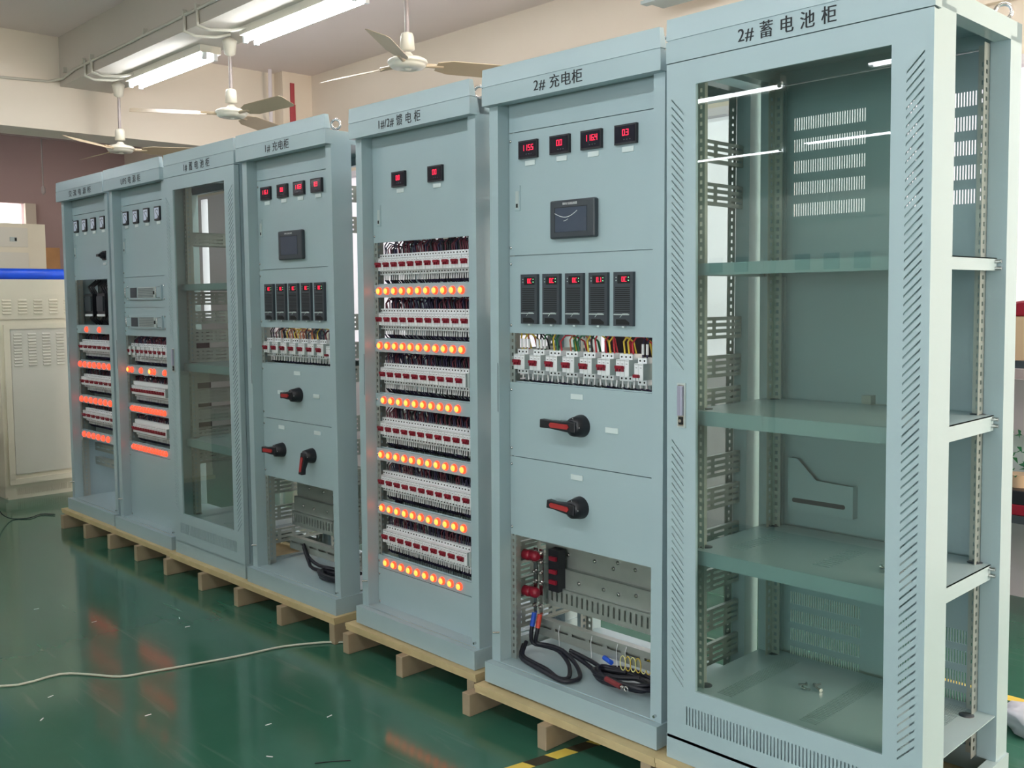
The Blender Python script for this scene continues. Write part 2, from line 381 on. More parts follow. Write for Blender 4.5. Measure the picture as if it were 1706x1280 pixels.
def frame_mesh(door):
    m = MB(); yf = 0.032
    for x0, x1 in ((0.006, 0.05), (0.75, 0.794)):
        m.box(x0, x1, yf, 0.14, 0.075, 2.15); m.box(x0 if x0 < .1 else 0.74, x1 if x0 > .1 else 0.06, 0.514, 0.598, 0.075, 2.15)
    for x0, x1 in ((0.006, 0.05), (0.75, 0.794)): m.box(x0, x1, 0.04, 0.598, 2.138, 2.193)
    m.box(0.006, 0.794, 0.04, 0.08, 2.138, 2.193); m.box(0.006, 0.794, 0.56, 0.598, 2.138, 2.193)
    m.box(0.05, 0.75, 0.08, 0.56, 2.178, 2.19)
    if door: m.box(.05, .75, .034, .05, .075, .209)
    if not door:
        m.box(0.044, 0.0455, yf - 0.001, yf, 1.02, 1.20, 1)
        m.cyl((0.03, yf - 0.02, 0.19), (0.045, yf, 0.19), 0.004, 6, 2); m.cyl((0.772, yf - 0.012, 0.095), (0.772, yf, 0.095), 0.005, 6, 2)
    return m.mesh('frame', [PAINT, DARK, STEEL])
def rail_mesh(rear):
    m = MB(); hs = [(0.10 + i * 0.025, 0.10 + i * 0.025 + 0.012) for i in range(80)]
    if not rear:   # angle: front flange and side flange, both perforated
        m.sheet('xz', 0, 0.026, 0.08, 2.135, 0.0, 0.002, [(0.009, 0.017)], hs)
        m.sheet('yz', 0.0, 0.05, 0.08, 2.135, 0.0, 0.002, [(0.02, 0.03)], hs)
    else:
        m.sheet('yz', 0.0, 0.04, 0.08, 2.135, 0.0, 0.002, [(0.014, 0.026)], hs)
        m.sheet('xz', 0, 0.03, 0.08, 2.135, 0.038, 0.04, [(0.01, 0.02)], hs)
    return m.mesh('mounting_rail', GALV)
def bracket_mesh():
    m = MB(); m.sheet('yz', 0.09, 0.51, 0, 0.07, 0, 0.002, [(0.10 + i * 0.085, 0.165 + i * 0.085) for i in range(5)][:5], [(0.010, 0.018), (0.031, 0.039), (0.052, 0.060)])
    m.box(0, 0.014, 0.09, 0.51, 0.07, 0.072); m.box(0, 0.014, 0.09, 0.51, -0.002, 0)
    return m.mesh('side_bracket', GALV)
def screw_mesh():
    return MB().lathe([(0.0055, 0), (0.0055, -0.002), (0.003, -0.0042), (0.0005, -0.0048)], (0, 0, 0), 'y', 10).mesh('screw', STEEL)
def header_mesh():
    m = MB(); m.box(0, 0.8, 0.0, 0.038, 2.13, 2.193)
    m.add([(0, 0, 2.197), (0.8, 0, 2.197), (0.8, 0.03, 2.197), (0, 0.03, 2.197), (0.0, 0.004, 2.26), (0.792, 0.004, 2.26), (0.792, 0.024, 2.26), (0.0, 0.024, 2.26)],
          [(0, 3, 2, 1), (4, 5, 6, 7), (0, 1, 5, 4), (1, 2, 6, 5), (2, 3, 7, 6), (3, 0, 4, 7)])
    m.box(0.004, 0.796, 0.003, 0.028, 2.192, 2.198)
    return m.mesh('header', PAINT)
def plinth_mesh():
    m = MB(); m.box(0, 0.8, 0, 0.03, 0, 0.075); m.box(0, 0.8, 0.57, 0.6, 0, 0.075); m.box(0, 0.03, 0.03, 0.57, 0, 0.075); m.box(0.77, 0.8, 0.03, 0.57, 0, 0.075)
    return m.mesh('plinth', PAINT)
def eyebolt_mesh():
    m = MB(); m.tube([(0.022 * math.cos(a), 0, 0.034 + 0.022 * math.sin(a)) for a in [2 * PI * i / 18 for i in range(18)]], 0.006, 8, closed=True)
    m.lathe([(0.015, 0), (0.015, 0.006), (0.008, 0.012)], (0, 0, 0), n=12); return m.mesh('eyebolt', STEEL)

def base_cabinet(i, lettering, lx, lsize, label, door=False, brackets=True, group=None):
    x, y, rz, le, pi_ = CAB[i]
    r = empty('glass_door_cabinet' if door else 'power_cabinet', (x, y, ZB), (-pi_, le, rz)); tag(r, label, 'cabinet', group)
    link('frame', shared(('frame', door), lambda: frame_mesh(door)), r)
    link('plinth', shared('plinth', plinth_mesh), r)
    h = link('header', shared('header', header_mesh), r)
    text('lettering', lettering, h, lx[0], lx[1], -0.0008, 2.166, lsize, INK, 1.1)['label'] = 'black characters'
    for (xx, mir, rear) in ((0.05, 1, 0), (0.75, -1, 0), (0.06, 1, 1), (0.74, -1, 1)):
        o = link('mounting_rail', shared(('rail', rear), lambda: rail_mesh(rear)), r, (xx, (0.472 if rear else 0.09), 0)); o.scale.x = mir
    for (xx, yy) in ((0.76, 0.085), (0.04, 0.085), (0.76, 0.55), (0.04, 0.55)):
        o = link('eyebolt', shared('eye', eyebolt_mesh), r, (xx, yy, 2.192)); o.rotation_euler.z = 0.5
    if brackets:
        for z in ((1.885, 1.745, 1.30, 1.17, 1.06, .83, .72, .58, .44, .30, .18) if i > 3 else (1.76, 1.42, 1.31, 1.20, 1.09, .97, .85, .74, .62, .50)):
            for xx, s in ((0.03, 1), (0.77, -1)):
                o = link('side_bracket', shared('brk', bracket_mesh), r, (xx, 0.0, z)); o.scale.x = s
    return r

def panel(r, z0, z1, x0=0.052, x1=0.75, name='front_panel', th=0.014, screws=True, us=[], vs=[]):
    m = MB(); m.sheet('xz', x0, x1, z0 + 0.0015, z1 - 0.0015, PY, PY + 0.002, us, vs)
    m.box(x0, x1, PY + .002, PY + th, z0 + 0.0015, z0 + 0.0035); m.box(x0, x1, PY + .002, PY + th, z1 - 0.0035, z1 - 0.0015)
    m.box(x0, x1, PY + th, PY + th + .002, z1 - .008, z1 + .003)  # strip added behind the seam to stop light showing through
    p = part(name, m, PAINT, r)
    if screws:
        zs = [(z0 + z1) / 2] if z1 - z0 < 0.08 else [z0 + 0.03, z1 - 0.03]
        for z in zs:
            for x in (x0 + 0.008, x1 - 0.008): link('screw', shared('screw', screw_mesh), r, (x, PY, z))
    return p
def nametag(r, x, z, w=0.048, h=0.017):
    me = shared(('tag', w, h), lambda: MB().box(-w / 2, w / 2, -0.0035, 0, -h / 2, h / 2).mesh('name_tag', TAG))
    link('name_tag', me, r, (x, PY, z))
def digital_meter(r, x, z, val):
    me = shared('dm', lambda: MB().box(0, 0.091, -0.012, 0, 0, 0.064).box(0.005, 0.086, -0.0135, -0.012, 0.006, 0.058, 1).box(0.040, 0.045, -0.0141, -0.0135, 0.013, 0.016, 2).box(0.052, 0.057, -0.0141, -0.0135, 0.013, 0.016, 2).box(0.064, 0.069, -0.0141, -0.0135, 0.013, 0.016, 2).mesh('digital_meter', [BLACKP, mat('meter_window', (30, 30, 44), 0.15), CHAR]))
    o = link('digital_meter', me, r, (x, PY, z))
    h = 0.020; n = len(val.replace('.', ''))
    d = digits(MB(), val, 0.050 - n * h * 0.36, -0.0141, 0.027, h)
    part('red_figures', d, LED, o)
    nametag(r, x + 0.05, z - 0.016)
def analog_meter(r, x, z):
    def f():
        m = MB(); m.box(0, 0.072, -0.010, 0, 0, 0.082)
        m.box(0.007, 0.065, -0.0112, -0.010, 0.010, 0.074, 1)
        m.prism([(0.047, 0.010), (0.065, 0.010), (0.065, 0.028)], 1, -0.0125, -0.0112, 0)
        m.prism([(0.020, 0.055), (0.0215, 0.056), (0.060, 0.020), (0.058, 0.018)], 1, -0.0122, -0.0112, 2)
        for i in range(7): m.box(0.018 + i * .006, 0.0192 + i * .006, -0.012, -0.0112, 0.060 - abs(i - 3) * 0.002, 0.067 - abs(i - 3) * 0.002, 2)
        return m.mesh('analog_meter', [BLACKP, METERF, INK])
    link('analog_meter', shared('am', f), r, (x, PY, z)); nametag(r, x + 0.04, z - 0.014)
def lock(r, x, z):
    def f():
        m = MB(); m.box(-0.013, 0.013, -0.003, 0, -0.045, 0.045); m.box(-0.008, 0.008, -0.0045, -0.003, -0.038, 0.025, 1); m.box(-0.004, 0.004, -0.006, -0.0045, -0.034, -0.02, 2)
        return m.mesh('panel_lock', [PAINT, GREYP, DARK])
    link('panel_lock', shared('lock', f), r, (x, PY, z))
def touch_screen(r, x0, x1, z0, z1, film=False):
    m = MB(); m.box(x0, x1, PY - 0.022, PY, z0, z1)
    o = part('touch_screen', m, CHAR, r, bevel=0.006)
    w, h = x1 - x0, z1 - z0
    m = MB().box(x0 + w * .13, x1 - w * .17, PY - 0.0235, PY - 0.0225, z0 + h * .17, z1 - h * .2)
    m.box(x0 + w * .115, x0 + w * .13, PY - 0.0235, PY - 0.0222, z0 + h * .16, z1 - h * .19, 1); m.box(x0 + w * .115, x1 - w * .17, PY - 0.0235, PY - 0.0222, z1 - h * .2, z1 - h * .185, 1)
    part('display', m, [SCREEN, DARK], o)
    text('lettering', '微机电力直流监控装置', o, x0 + w * .3, x0 + w * .62, PY - 0.0228, z1 - h * .10, 0.0085, WINK)
    if film:
        pts = [(x0 + w * (.13 + .5 * t), PY - 0.0245, z0 + h * (.66 - .16 * math.sin(PI * t * 0.9) + .09 * t)) for t in [i / 10 for i in range(11)]]
        m = MB().tube(pts, 0.0012, 5).tube([(x0 + w * (.33 + .1 * t), PY - .0245, z0 + h * (.45 + .05 * t * t)) for t in (0, .5, 1)], 0.001, 5)
        part('film_crease', m, WHITEP, o)
def rectifier(r, x, z0=1.345, val='0.C'):
    def f():
        m = MB(); w, h = 0.082, 0.178
        m.box(0, w, -0.013, 0, 0, h)
        m.box(0.018, w - 0.012, -0.0138, -0.013, h - 0.038, h - 0.010, 1)
        for i in range(13):
            z = h - 0.050 - i * 0.0066; m.box(0.008, w - 0.012, -0.0134, -0.013, z - 0.003, z, 1)
        m.box(0.004, w - 0.014, -0.0155, -0.013, h - 0.142, h - 0.138, 2)
        m.prism([(0.012, 0.004), (w - 0.014, 0.004), (w - 0.014, 0.012), (w - 0.03, 0.022), (0.012, 0.022)], 1, -0.0136, -0.013, 1)
        m.prism([(0.03, 0.028), (0.042, 0.040), (0.062, 0.040), (0.062, 0.0415), (0.041, 0.0415), (0.028, 0.028)], 1, -0.0148, -0.013, 2)
        for zz in (h - .018, h - .028):
            m.cyl((w - .018, -0.0142, zz), (w - .018, -0.0132, zz), 0.0018, 6, 3); m.cyl((0.012, -0.0142, zz), (0.012, -0.013, zz), 0.0022, 6, 2)
        return m.mesh('rectifier_module', [CHAR, DARK, GREYP, mat('led_green', (120, 230, 150), .5, emit=(.3, 1, .5, 1), es=1)])
    o = link('rectifier_module', shared('rect', f), r, (x, PY, z0))
    part('red_figures', digits(MB(), val, 0.036, -0.0142, 0.146, 0.016), LED, o)
    me = shared('recttab', lambda: MB().box(0.036, 0.046, -0.012, 0, -0.006, 0).mesh('latch_tab', TAG)); link('latch_tab', me, o)

# breakers -------------------------------------------------------------
def breaker_mesh(n, w):
    """n-pole breaker, nose front at y=0, centre of nose at z=0, left x=0"""
    m = MB()
    m.box(0, w, 0.0, 0.02, -0.0275, 0.0275, 0)                       # nose
    m.box(0, w, 0.02, 0.072, -0.045, 0.045, 0)                       # body
    m.box(w, w + 0.0006, 0.001, 0.07, -0.027, 0.027, 1)
    p = w / n
    for i in range(n):
        c = p * (i + 0.5)
        m.cyl((c, 0.0192, 0.036), (c, 0.0201, 0.036), 0.0035, 8, 2); m.cyl((c, 0.0192, -0.036), (c, 0.0201, -0.036), 0.0035, 8, 2)
        m.box(c - 0.0035, c + 0.0035, -0.0006, 0, 0.013, 0.0145, 2)
        if i: m.box(p * i - 0.0004, p * i + 0.0004, -0.0004, 0.0, -0.0275, 0.0275, 1); m.box(p * i - 0.0004, p * i + 0.0004, 0.0196, 0.0201, 0.0275, 0.045, 1)
    m.box(0.002, w - 0.002, -0.0005, 0, 0.0235, 0.0245, 2)
    return m.mesh('circuit_breaker', [WHITEP, GREYP, DARK])
def toggle_mesh(n, w, down=False):
    m = MB(); p = w / n; z = -0.016 if down else 0.0
    m.box(w * .06 if not down else 0.002, w * .62, -0.012, -0.003, z - 0.002, z + 0.008)
    for i in range(n):
        c = p * (i + 0.5) * .72; m.box(c - 0.005, c + 0.004, -0.008, 0, z - 0.003, z + 0.006)
        m.box(c - 0.0035, c + 0.0025, -0.008, 0, z - 0.012, z - 0.003, 0 if not down else 1)
    return m.mesh('toggle', [REDP, WHITEP])
def breaker(r, x, y, z, n=3, w=0.054, down=False, tie=True):
    o = link('circuit_breaker', shared(('br', n, w), lambda: breaker_mesh(n, w)), r, (x, y, z))
    link('toggle', shared(('tg', n, w, down), lambda: toggle_mesh(n, w, down)), o, label='red tied toggle')
def din_rail(r, z, y, x0=0.055, x1=0.745):
    part('din_rail', MB().box(x0, x1, y, y + 0.008, z - 0.017, z + 0.017), GALV, r)

def wiring(r, z, n, x0, x1, y, top=True, bright=False, dens=2, low=0.085, hi=0.075, name='wiring'):
    """wires looping out above and below a breaker row - too many to count"""
    m = MB(); R_ = random.uniform
    for i in range(n * dens):
        x = x0 + (x1 - x0) * (i + 0.5) / (n * dens)
        c = random.choice((0, 0, 1, 1, 2)) if not bright else random.choice((0, 3, 4, 2, 1))
        if top:
            h = hi * R_(0.55, 1); dx = R_(-0.02, 0.02)
            m.tube([(x, y + .04, z + .035), (x + dx * .3, y + .035, z + .04 + h * .6), (x + dx * .7, y + .055, z + .04 + h), (x + dx, y + .1, z + .04 + h * .8), (x + dx, y + .13, z + .0)], 0.0032, 5, c)
        if i % 1 == 0:
            dx = R_(-0.012, 0.012)
            m.cyl((x, y + .035, z - .045), (x + dx * .3, y + .034, z - .068), 0.0034, 6, 5)
            m.tube([(x + dx * .3, y + .034, z - .068), (x + dx, y + .05, z - low), (x + dx * 2, y + .11, z - low - .012)], 0.0032, 5, 1 if R_(0, 1) > .3 else 2)
    o = part(name, m, [MARW, NAVY, WBLK, WYEL, WBRN, FERR], r); o['kind'] = 'stuff'; o['label'] = 'maroon and black control wires'
    return o
def duct(r, z, y=0.2, h=0.07, x0=0.06, x1=0.74, mt=None):
    m = MB(); m.sheet('xz', x0, x1, z - h / 2, z + h / 2, y, y + 0.004, grid_holes(x0 + .01, x1 - .01, 40, 0.35), [(z - h / 2 + .012, z + h / 2 - .012)])
    m.box(x0, x1, y + 0.004, y + 0.05, z - h / 2, z - h / 2 + 0.003); m.box(x0, x1, y + 0.004, y + 0.05, z + h / 2 - .003, z + h / 2); m.box(x0, x1, y + .05, y + .053, z - h / 2, z + h / 2)
    part('wiring_duct', m, mt or GREYP, r)

# pilot lamps ----------------------------------------------------------
def lamp(r, x, z, red=False, rad=0.0155, yellow=False):
    ring = shared(('ring', rad), lambda: MB().lathe([(rad * 1.08, 0), (rad * 1.08, -0.003), (rad, -0.004), (rad, -0.007), (rad * .86, -0.010)], (0, 0, 0), 'y', 18).mesh('pilot_light', LENSR))
    o = link('pilot_light', ring, r, (x, PY, z))
    key = 'ly' if (not red or yellow) else 'lr'
    le = shared((key, rad), lambda: MB().lathe([(rad * .8, -0.0098), (rad * .72, -0.012), (rad * .45, -0.0145), (rad * .1, -0.0155)], (0, 0, 0), 'y', 16).mesh('lens', LENS if key == 'ly' else LENSD))
    link('lens', le, o)
def lamp_row(r, z0, z1, xs, red=False, yel=(), rad=0.0155):
    panel(r, z0, z1, name='lamp_strip')
    for i, x in enumerate(xs): lamp(r, x, (z0 + z1) / 2, red, rad, i in yel)

# rotary handles -------------------------------------------------------
def rotary(r, x, z, ang, length, rad=0.036, out=0.055):
    m = MB(); m.lathe([(rad * 1.1, 0), (rad * 1.08, -0.012), (rad, -0.022), (rad * .9, -0.045), (rad * .6, -0.05)], (0, 0, 0), 'y', 24)
    m.box(-0.002, 0.002, -0.0465, -0.044, rad * .6, rad * .85, 1); m.box(rad * .6, rad * .85, -0.0465, -0.044, -0.002, 0.002, 1)
    o = part('rotary_handle', m, [BLACKP, WHITEP], r, (x, PY, z), label='black rotary switch base')
    c, s = math.cos(ang), math.sin(ang)
    def P(u, v, yy): return (c * u - s * v, yy, s * u + c * v)
    m = MB(); hw = 0.017
    vs = []
    for (u, w_, ya, yb) in ((-rad * .5, hw * 1.1, -0.03, -0.055), (rad * .5, hw * 1.1, -0.032, -0.06), (length * .7, hw * .8, -0.044, -0.068), (length, hw * .9, -0.046, -0.070)):
        vs += [P(u, -w_, ya), P(u, w_, ya), P(u, w_, yb), P(u, -w_, yb)]
    fs = [(0, 1, 2, 3), (12, 15, 14, 13)] + [(i * 4 + j, i * 4 + 4 + j, i * 4 + 4 + (j + 1) % 4, i * 4 + (j + 1) % 4) for i in range(3) for j in range(4)]
    m.add(vs, fs); g = part('grip', m, BLACKP, o, bevel=0.003)
    m = MB(); u0, u1 = (rad * .35, length * .62) if length > .1 else (rad * .2, length * .8)
    m.add([P(u0, -.0085, -.063), P(u1, -.0085, -.0705), P(u1 + .006, 0, -.0712), P(u1, .0085, -.0705), P(u0, .0085, -.063), P(u0 - .006, 0, -.062), P(u0, -.0085, -.05), P(u1, -.0085, -.055), P(u1 + .006, 0, -.055), P(u1, .0085, -.055), P(u0, .0085, -.05), P(u0 - .006, 0, -.05)],
          [(0, 1, 2, 3, 4, 5), (11, 10, 9, 8, 7, 6)] + [(i, i + 6, (i + 1) % 6 + 6, (i + 1) % 6) for i in range(6)])
    part('red_insert', m, REDH, o, label='red oval insert')

def lower_bay(r, x0=0.06, y=0.27):
    """mounting plate, slotted duct and cross rail at the bottom of a charger cabinet"""
    m = MB(); m.box(x0, 0.74, y, y + .003, 0.34, 0.50)
    m.sheet('xz', x0, 0.74, 0.50, 0.56, y - .03, y - .028, grid_holes(x0 + .01, .73, 26, .35), [(0.515, 0.545)])
    m.box(x0, .74, y - .03, y + .003, 0.497, 0.50)
    m.box(x0, .74, y - .02, y - .018, 0.34, 0.415); m.box(x0, .74, y - .02, y, .412, .415)
    m.sheet('xz', x0, 0.74, 0.265, 0.34, y - .035, y - .033, grid_holes(x0 + .01, .73, 26, .35), [(0.285, 0.325)])
    m.box(x0, .74, y - .035, y, .337, .34); m.box(x0, .74, y - .012, y - .009, .27, .338); m.box(x0, .74, y + .004, y + .006, .50, .56)
    for (x, z) in ((.15, .375), (.25, .372), (.37, .375), (.44, .372), (.52, .385), (.18, .465), (.31, .465), (.40, .455), (.42, .48), (.5, .47), (.6, .475)):
        m.lathe([(0.008, 0), (0.008, -0.004), (0.004, -0.007)], (x, y - (.02 if z < .42 else 0), z), 'y', 8, 1)
    part('mounting_plate', m, [GALV, STEEL], r)
    m = MB(); m.sheet('xz', .055, .745, .145, .205, .22, .222, [(.07 + i * .085, .135 + i * .085) for i in range(8)], [(.174, .184)])
    m.box(.055, .745, .235, .237, .146, .200); m.box(.055, .745, .22, .25, .205, .208); m.box(.055, .745, .22, .235, .143, .145)
    part('cross_rail', m, GALV, r)
def base_plate(r, z, slots):
    m = MB()
    if slots:
        ys = [(0.095 + i * .0105, 0.095 + i * .0105 + .004) for i in range(40)]
        m.sheet('xy', 0.01, 0.79, 0.05, 0.55, z - .003, z, [(0.12, 0.175), (0.40, 0.455), (0.66, 0.715)], ys)
        m.box(.01, .79, .05, .052, z - .045, z - .003)
    else: m.box(0.03, 0.77, 0.03, 0.57, z - .004, z)
    o = part('base_plate', m, PAINT, r); return o

# --- cabinet 6 : 2# charger -------------------------------------------
c6 = base_cabinet(6, '2# 充电柜', (0.263, 0.484), 0.045, 'grey green cabinet with two black rotary handles, next to the nearest glass door cabinet')
panel(c6, 2.037, 2.175, screws=False)
panel(c6, 1.592, 2.037, name='meter_panel')
for x, v in zip((.111, .265, .409, .557), ('115.5', '0.0', '116.4', '0.3')): digital_meter(c6, x, 1.937, v)
lock(c6, .096, 1.80); touch_screen(c6, .275, .482, 1.643, 1.775, True)
panel(c6, 1.308, 1.592, name='module_panel')
for k in range(5): rectifier(c6, .122 + k * .1085, 1.345, ('0.C', '0.C', '0.C', '0.1', '0.C')[k])
panel(c6, .852, 1.129, name='switch_panel'); panel(c6, .555, .852, name='switch_panel')
rotary(c6, .405, .995, PI - .03, .135); rotary(c6, .400, .708, PI - .1, .098)
for x, z in ((.385, 1.095), (.542, .992), (.385, .812)): nametag(c6, x, z, .055, .018)
for k in range(7): breaker(c6, .072 + k * .0808, .088, 1.205)
breaker(c6, .634, .088, 1.195, 2, .036, True)
din_rail(c6, 1.205, .16)
# individual wires arching up from the breakers
cols = [FERR, WBLK, WYEL, WGRN, WRED, WBRN]
pal = [(5, 2), (4, 3), (3, 4), (4, 4), (2, 2), (3, 2), (2, 3), (3, 1), (2, 5), (3, 4), (4, 5), (2, 5)]
k = 0
for j in range(7):
    xb = .072 + j * .0808
    for i in range(3):
        x = xb + .009 + i * .018; h = random.uniform(.055, .088); dx = random.uniform(.02, .075) if j > 1 else random.uniform(-.02, .03)
        mt = random.choice([WYEL, WGRN, WRED, WBLK, WBRN, WYEL, WRED])
        a = MB().tube([(x, .125, 1.245), (x - .002, .12, 1.255 + h * .5), (x + dx * .25, .125, 1.25 + h * .95), (x + dx * .6, .14, 1.25 + h), (x + dx, .17, 1.25 + h * .6), (x + dx, .20, 1.20)], 0.0032, 6)
        part('wire', a, mt, c6)
        if j < 2: part('wire_sleeve', MB().cyl((x, .122, 1.255), (x, .121, 1.288), .0052, 8), FERR, c6)
for x in (.643, .661):
    part('wire_sleeve', MB().cyl((x, .122, 1.25), (x + .001, .121, 1.285), .0045, 8), FERR, c6); part('wire', MB().tube([(x, .122, 1.24), (x + .001, .121, 1.285), (x + .005, .13, 1.31), (x + .01, .16, 1.30)], .003, 6), NAVY, c6)
wiring(c6, 1.205, 8, .075, .67, .088, top=False, dens=3, low=.075)
duct(c6, 1.13, .16, .05)
part('dark_backing_board', MB().box(.16, .50, .5, .503, 1.10, 1.38), mat('dark_maroon_board', (62, 46, 52), .6), c6)  # dark board added to cut the bright view behind the breakers
base_plate(c6, .08, False); lower_bay(c6)
# bus bars with red insulators at the lower left
bus = MB()
for x in (.085, .115): bus.box(x - .009, x + .009, .185, .19, .24, .49)
for z in (.27, .36, .40, .44, .475):
    for x in (.085, .115): bus.lathe([(.009, 0), (.009, -.008), (.005, -.014)], (x, .185, z), 'y', 8)
o = part('bus_bar', bus, STEEL, c6)
for z in (.465, .325):
    for x, y in ((.07, .16), (.10, .165)):
        part('insulator', MB().lathe([(.012, -.02), (.021, -.016), (.018, -.004), (.021, .002), (.018, .014), (.012, .02)], (x, y, z), 'x', 14), REDP, c6, label='red ribbed insulator')
part('terminal_block', MB().box(.13, .18, .21, .25, .33, .49).box(.14, .175, .20, .21, .45, .465, 1).box(.14, .175, .20, .21, .40, .415, 1).box(.14, .175, .20, .21, .36, .375, 1), [BLACKP, REDP], c6)
def pc(pts, r, mt, par, name='power_cable', n=8, sub=3):
    """smooth tube through points"""
    P = [Vector(p) for p in pts]; out = []
    for i in range(len(P) - 1):
        p0 = P[max(i - 1, 0)]; p1 = P[i]; p2 = P[i + 1]; p3 = P[min(i + 2, len(P) - 1)]
        for t in [k / sub for k in range(sub)]:
            out.append(0.5 * ((2 * p1) + (-p0 + p2) * t + (2 * p0 - 5 * p1 + 4 * p2 - p3) * t * t + (-p0 + 3 * p1 - 3 * p2 + p3) * t ** 3))
    out.append(P[-1]); m = MB().tube(out, r, n)
    return part(name, m, mt, par)
lead1 = [(.085, .18, .23), (.083, .165, .17), (.085, .17, .125), (.13, .19, .118), (.20, .19, .118), (.27, .165, .10), (.33, .11, .092), (.36, .06, .092), (.33, .045, .092), (.25, .075, .092), (.16, .09, .092), (.10, .10, .10), (.07, .15, .13)]
pc(lead1, .008, CABLE, c6)
pc([(.115, .18, .23), (.112, .165, .17), (.105, .17, .13), (.15, .185, .128), (.22, .19, .125), (.30, .17, .104), (.37, .12, .092), (.39, .075, .092), (.36, .035, .092), (.27, .05, .092), (.17, .07, .092), (.10, .09, .096), (.065, .14, .12)], .008, CABLE, c6)
for x, mt in ((.0845, ISO_BLUE), (.114, ISO_RED)): part('cable_sleeve', MB().cyl((x, .18, .24), (x - .0005, .168, .19), .0095, 10), mt, c6)
pc([(.25, .2, .12), (.33, .2, .10), (.42, .17, .095), (.50, .19, .098), (.56, .22, .105)], .008, CABLE, c6); pc([(.24, .21, .125), (.34, .215, .11), (.42, .2, .105), (.5, .22, .11)], .008, CABLE, c6)
coil = empty('cable_coil', (0, 0, 0)); 
for q in range(6):
    rr = .050 + .006 * q; pts = [(CAB[6][0] + .52 + (rr + .055) * math.cos(a), CAB[6][1] + .185 + rr * .75 * math.sin(a), ZB + .092 + .007 * (q % 3) + .006 * math.sin(a * 2 + q)) for a in [2 * PI * i / 24 for i in range(24)]]
    part('coiled_cable', MB().tube(pts, .0075, 8, closed=True), CABLE, coil)
cx, cy = CAB[6][0], CAB[6][1] 
part('cable_sleeve', MB().cyl((cx + .50, cy + .112, ZB + .115), (cx + .575, cy + .10, ZB + .112), .0095, 10), mat('maroon_sleeve', (120, 40, 44), .5), coil)
part('cable_lug', MB().cyl((cx + .575, cy + .10, ZB + .112), (cx + .592, cy + .098, ZB + .112), .006, 8).tube([(cx + .602 + .008 * math.cos(a), cy + .096, ZB + .112 + .008 * math.sin(a)) for a in [2 * PI * i / 12 for i in range(12)]], .0025, 6, closed=True), STEEL, coil)
part('cable_sleeve', MB().cyl((cx + .40, cy + .22, ZB + .135), (cx + .45, cy + .20, ZB + .135), .009, 10), ISO_BLUE, coil)
tag(coil, 'black power cable coil with lugged red end in the cabinet with two rotary handles', 'cable')
for q in range(6):
    a = .50 + q * .012
    part('cable_tie', MB().tube([(a + .012 * math.cos(t) + .006 * q, .2 + .006 * q, .15 + .026 * math.sin(t)) for t in [2 * PI * i / 14 for i in range(14)]], .0018, 5, closed=True), WYEL if q % 2 else mat('pale_yellow', (226, 226, 150), .5), c6)
for x in (.18, .34, .46, .50, .68): part('cable_tie', MB().tube([(x + .004, .215, .205), (x, .212, .18), (x + .006, .21, .125)], .0014, 4), WHITEP, c6)

# --- cabinet 5 : 1#/2# feeder -----------------------------------------
c5 = base_cabinet(5, '1#/2# 馈 电 柜', (0.223, 0.503), 0.045, 'grey green cabinet with six breaker rows over six rows of glowing orange lamps')
panel(c5, 1.683, 2.175, name='meter_panel')
digital_meter(c5, .203, 1.912, '0.0'); digital_meter(c5, .448, 1.912, '0.0'); lock(c5, .096, 1.80)
Z5 = [(1.445, 1.503), (1.208, 1.266), (.969, 1.027), (.727, .785), (.489, .547), (.246, .304)]
for i, (z0, z1) in enumerate(Z5):
    n = 10 if i in (2, 5) else 11
    xs = [.092 + .0552 * k for k in range(11)] if n == 11 else [.115 + .0555 * k for k in range(10)]
    lamp_row(c5, z0, z1, xs)
    zb = z1 + .105 - .018
    xb = .062 if n == 11 else .082
    for k in range(n): breaker(c5, xb + k * .0575, .092, zb, 3, .0545)
    if n == 10: part('end_stop', MB().box(xb + 10 * .0575, xb + 10 * .0575 + .012, .1, .16, zb - .03, zb + .03), GREYP, c5)
    din_rail(c5, zb, .164)
    wiring(c5, zb, 11, .07, .70, .092, dens=4)
    duct(c5, (z0 + z1) / 2, .19, .075)
panel(c5, .06, .246)
base_plate(c5, .08, False)
for k, (x, mt) in enumerate(((.075, NAVY), (.088, MARW), (.10, NAVY))):
    pc([(x, .17, 1.66), (x - .005, .18, 1.4), (x + .004, .175, 1.0), (x - .004, .18, .6), (x, .18, .3)], .009, mt, c5, 'cable_bundle')

part('dark_backing', MB().box(.15, .745, .30, .303, .28, 1.70), CHAR, c5)  # charcoal sheet added to darken the space behind the breaker rows
# --- cabinet 4 : 1# charger -------------------------------------------
c4 = base_cabinet(4, '1# 充电柜', (0.29, 0.50), 0.045, 'grey green cabinet lettered 1# with five touching modules and three black rotary handles')
panel(c4, 2.037, 2.175, screws=False); panel(c4, 1.592, 2.037, name='meter_panel')
for x, v in zip((.100, .256, .404, .555), ('116.1', '0.0', '116.3', '0.3')): digital_meter(c4, x, 1.937, v)
lock(c4, .083, 1.80); touch_screen(c4, .272, .482, 1.634, 1.773)
panel(c4, 1.303, 1.592, name='module_panel')
for k in range(5): rectifier(c4, .116 + k * .1125, 1.342)
panel(c4, .845, 1.124, name='switch_panel'); panel(c4, .545, .845, name='switch_panel')
rotary(c4, .395, .98, PI, .06, .033); rotary(c4, .23, .695, PI, .085, .033); rotary(c4, .50, .695, -PI / 2 - .05, .085, .033)
for x, z in ((.385, 1.085), (.23, .983), (.55, .983), (.23, .808), (.55, .808)): nametag(c4, x, z, .055, .018)
for k in range(7): breaker(c4, .072 + k * .0808, .088, 1.205)
breaker(c4, .634, .088, 1.195, 2, .036, True); din_rail(c4, 1.205, .16)
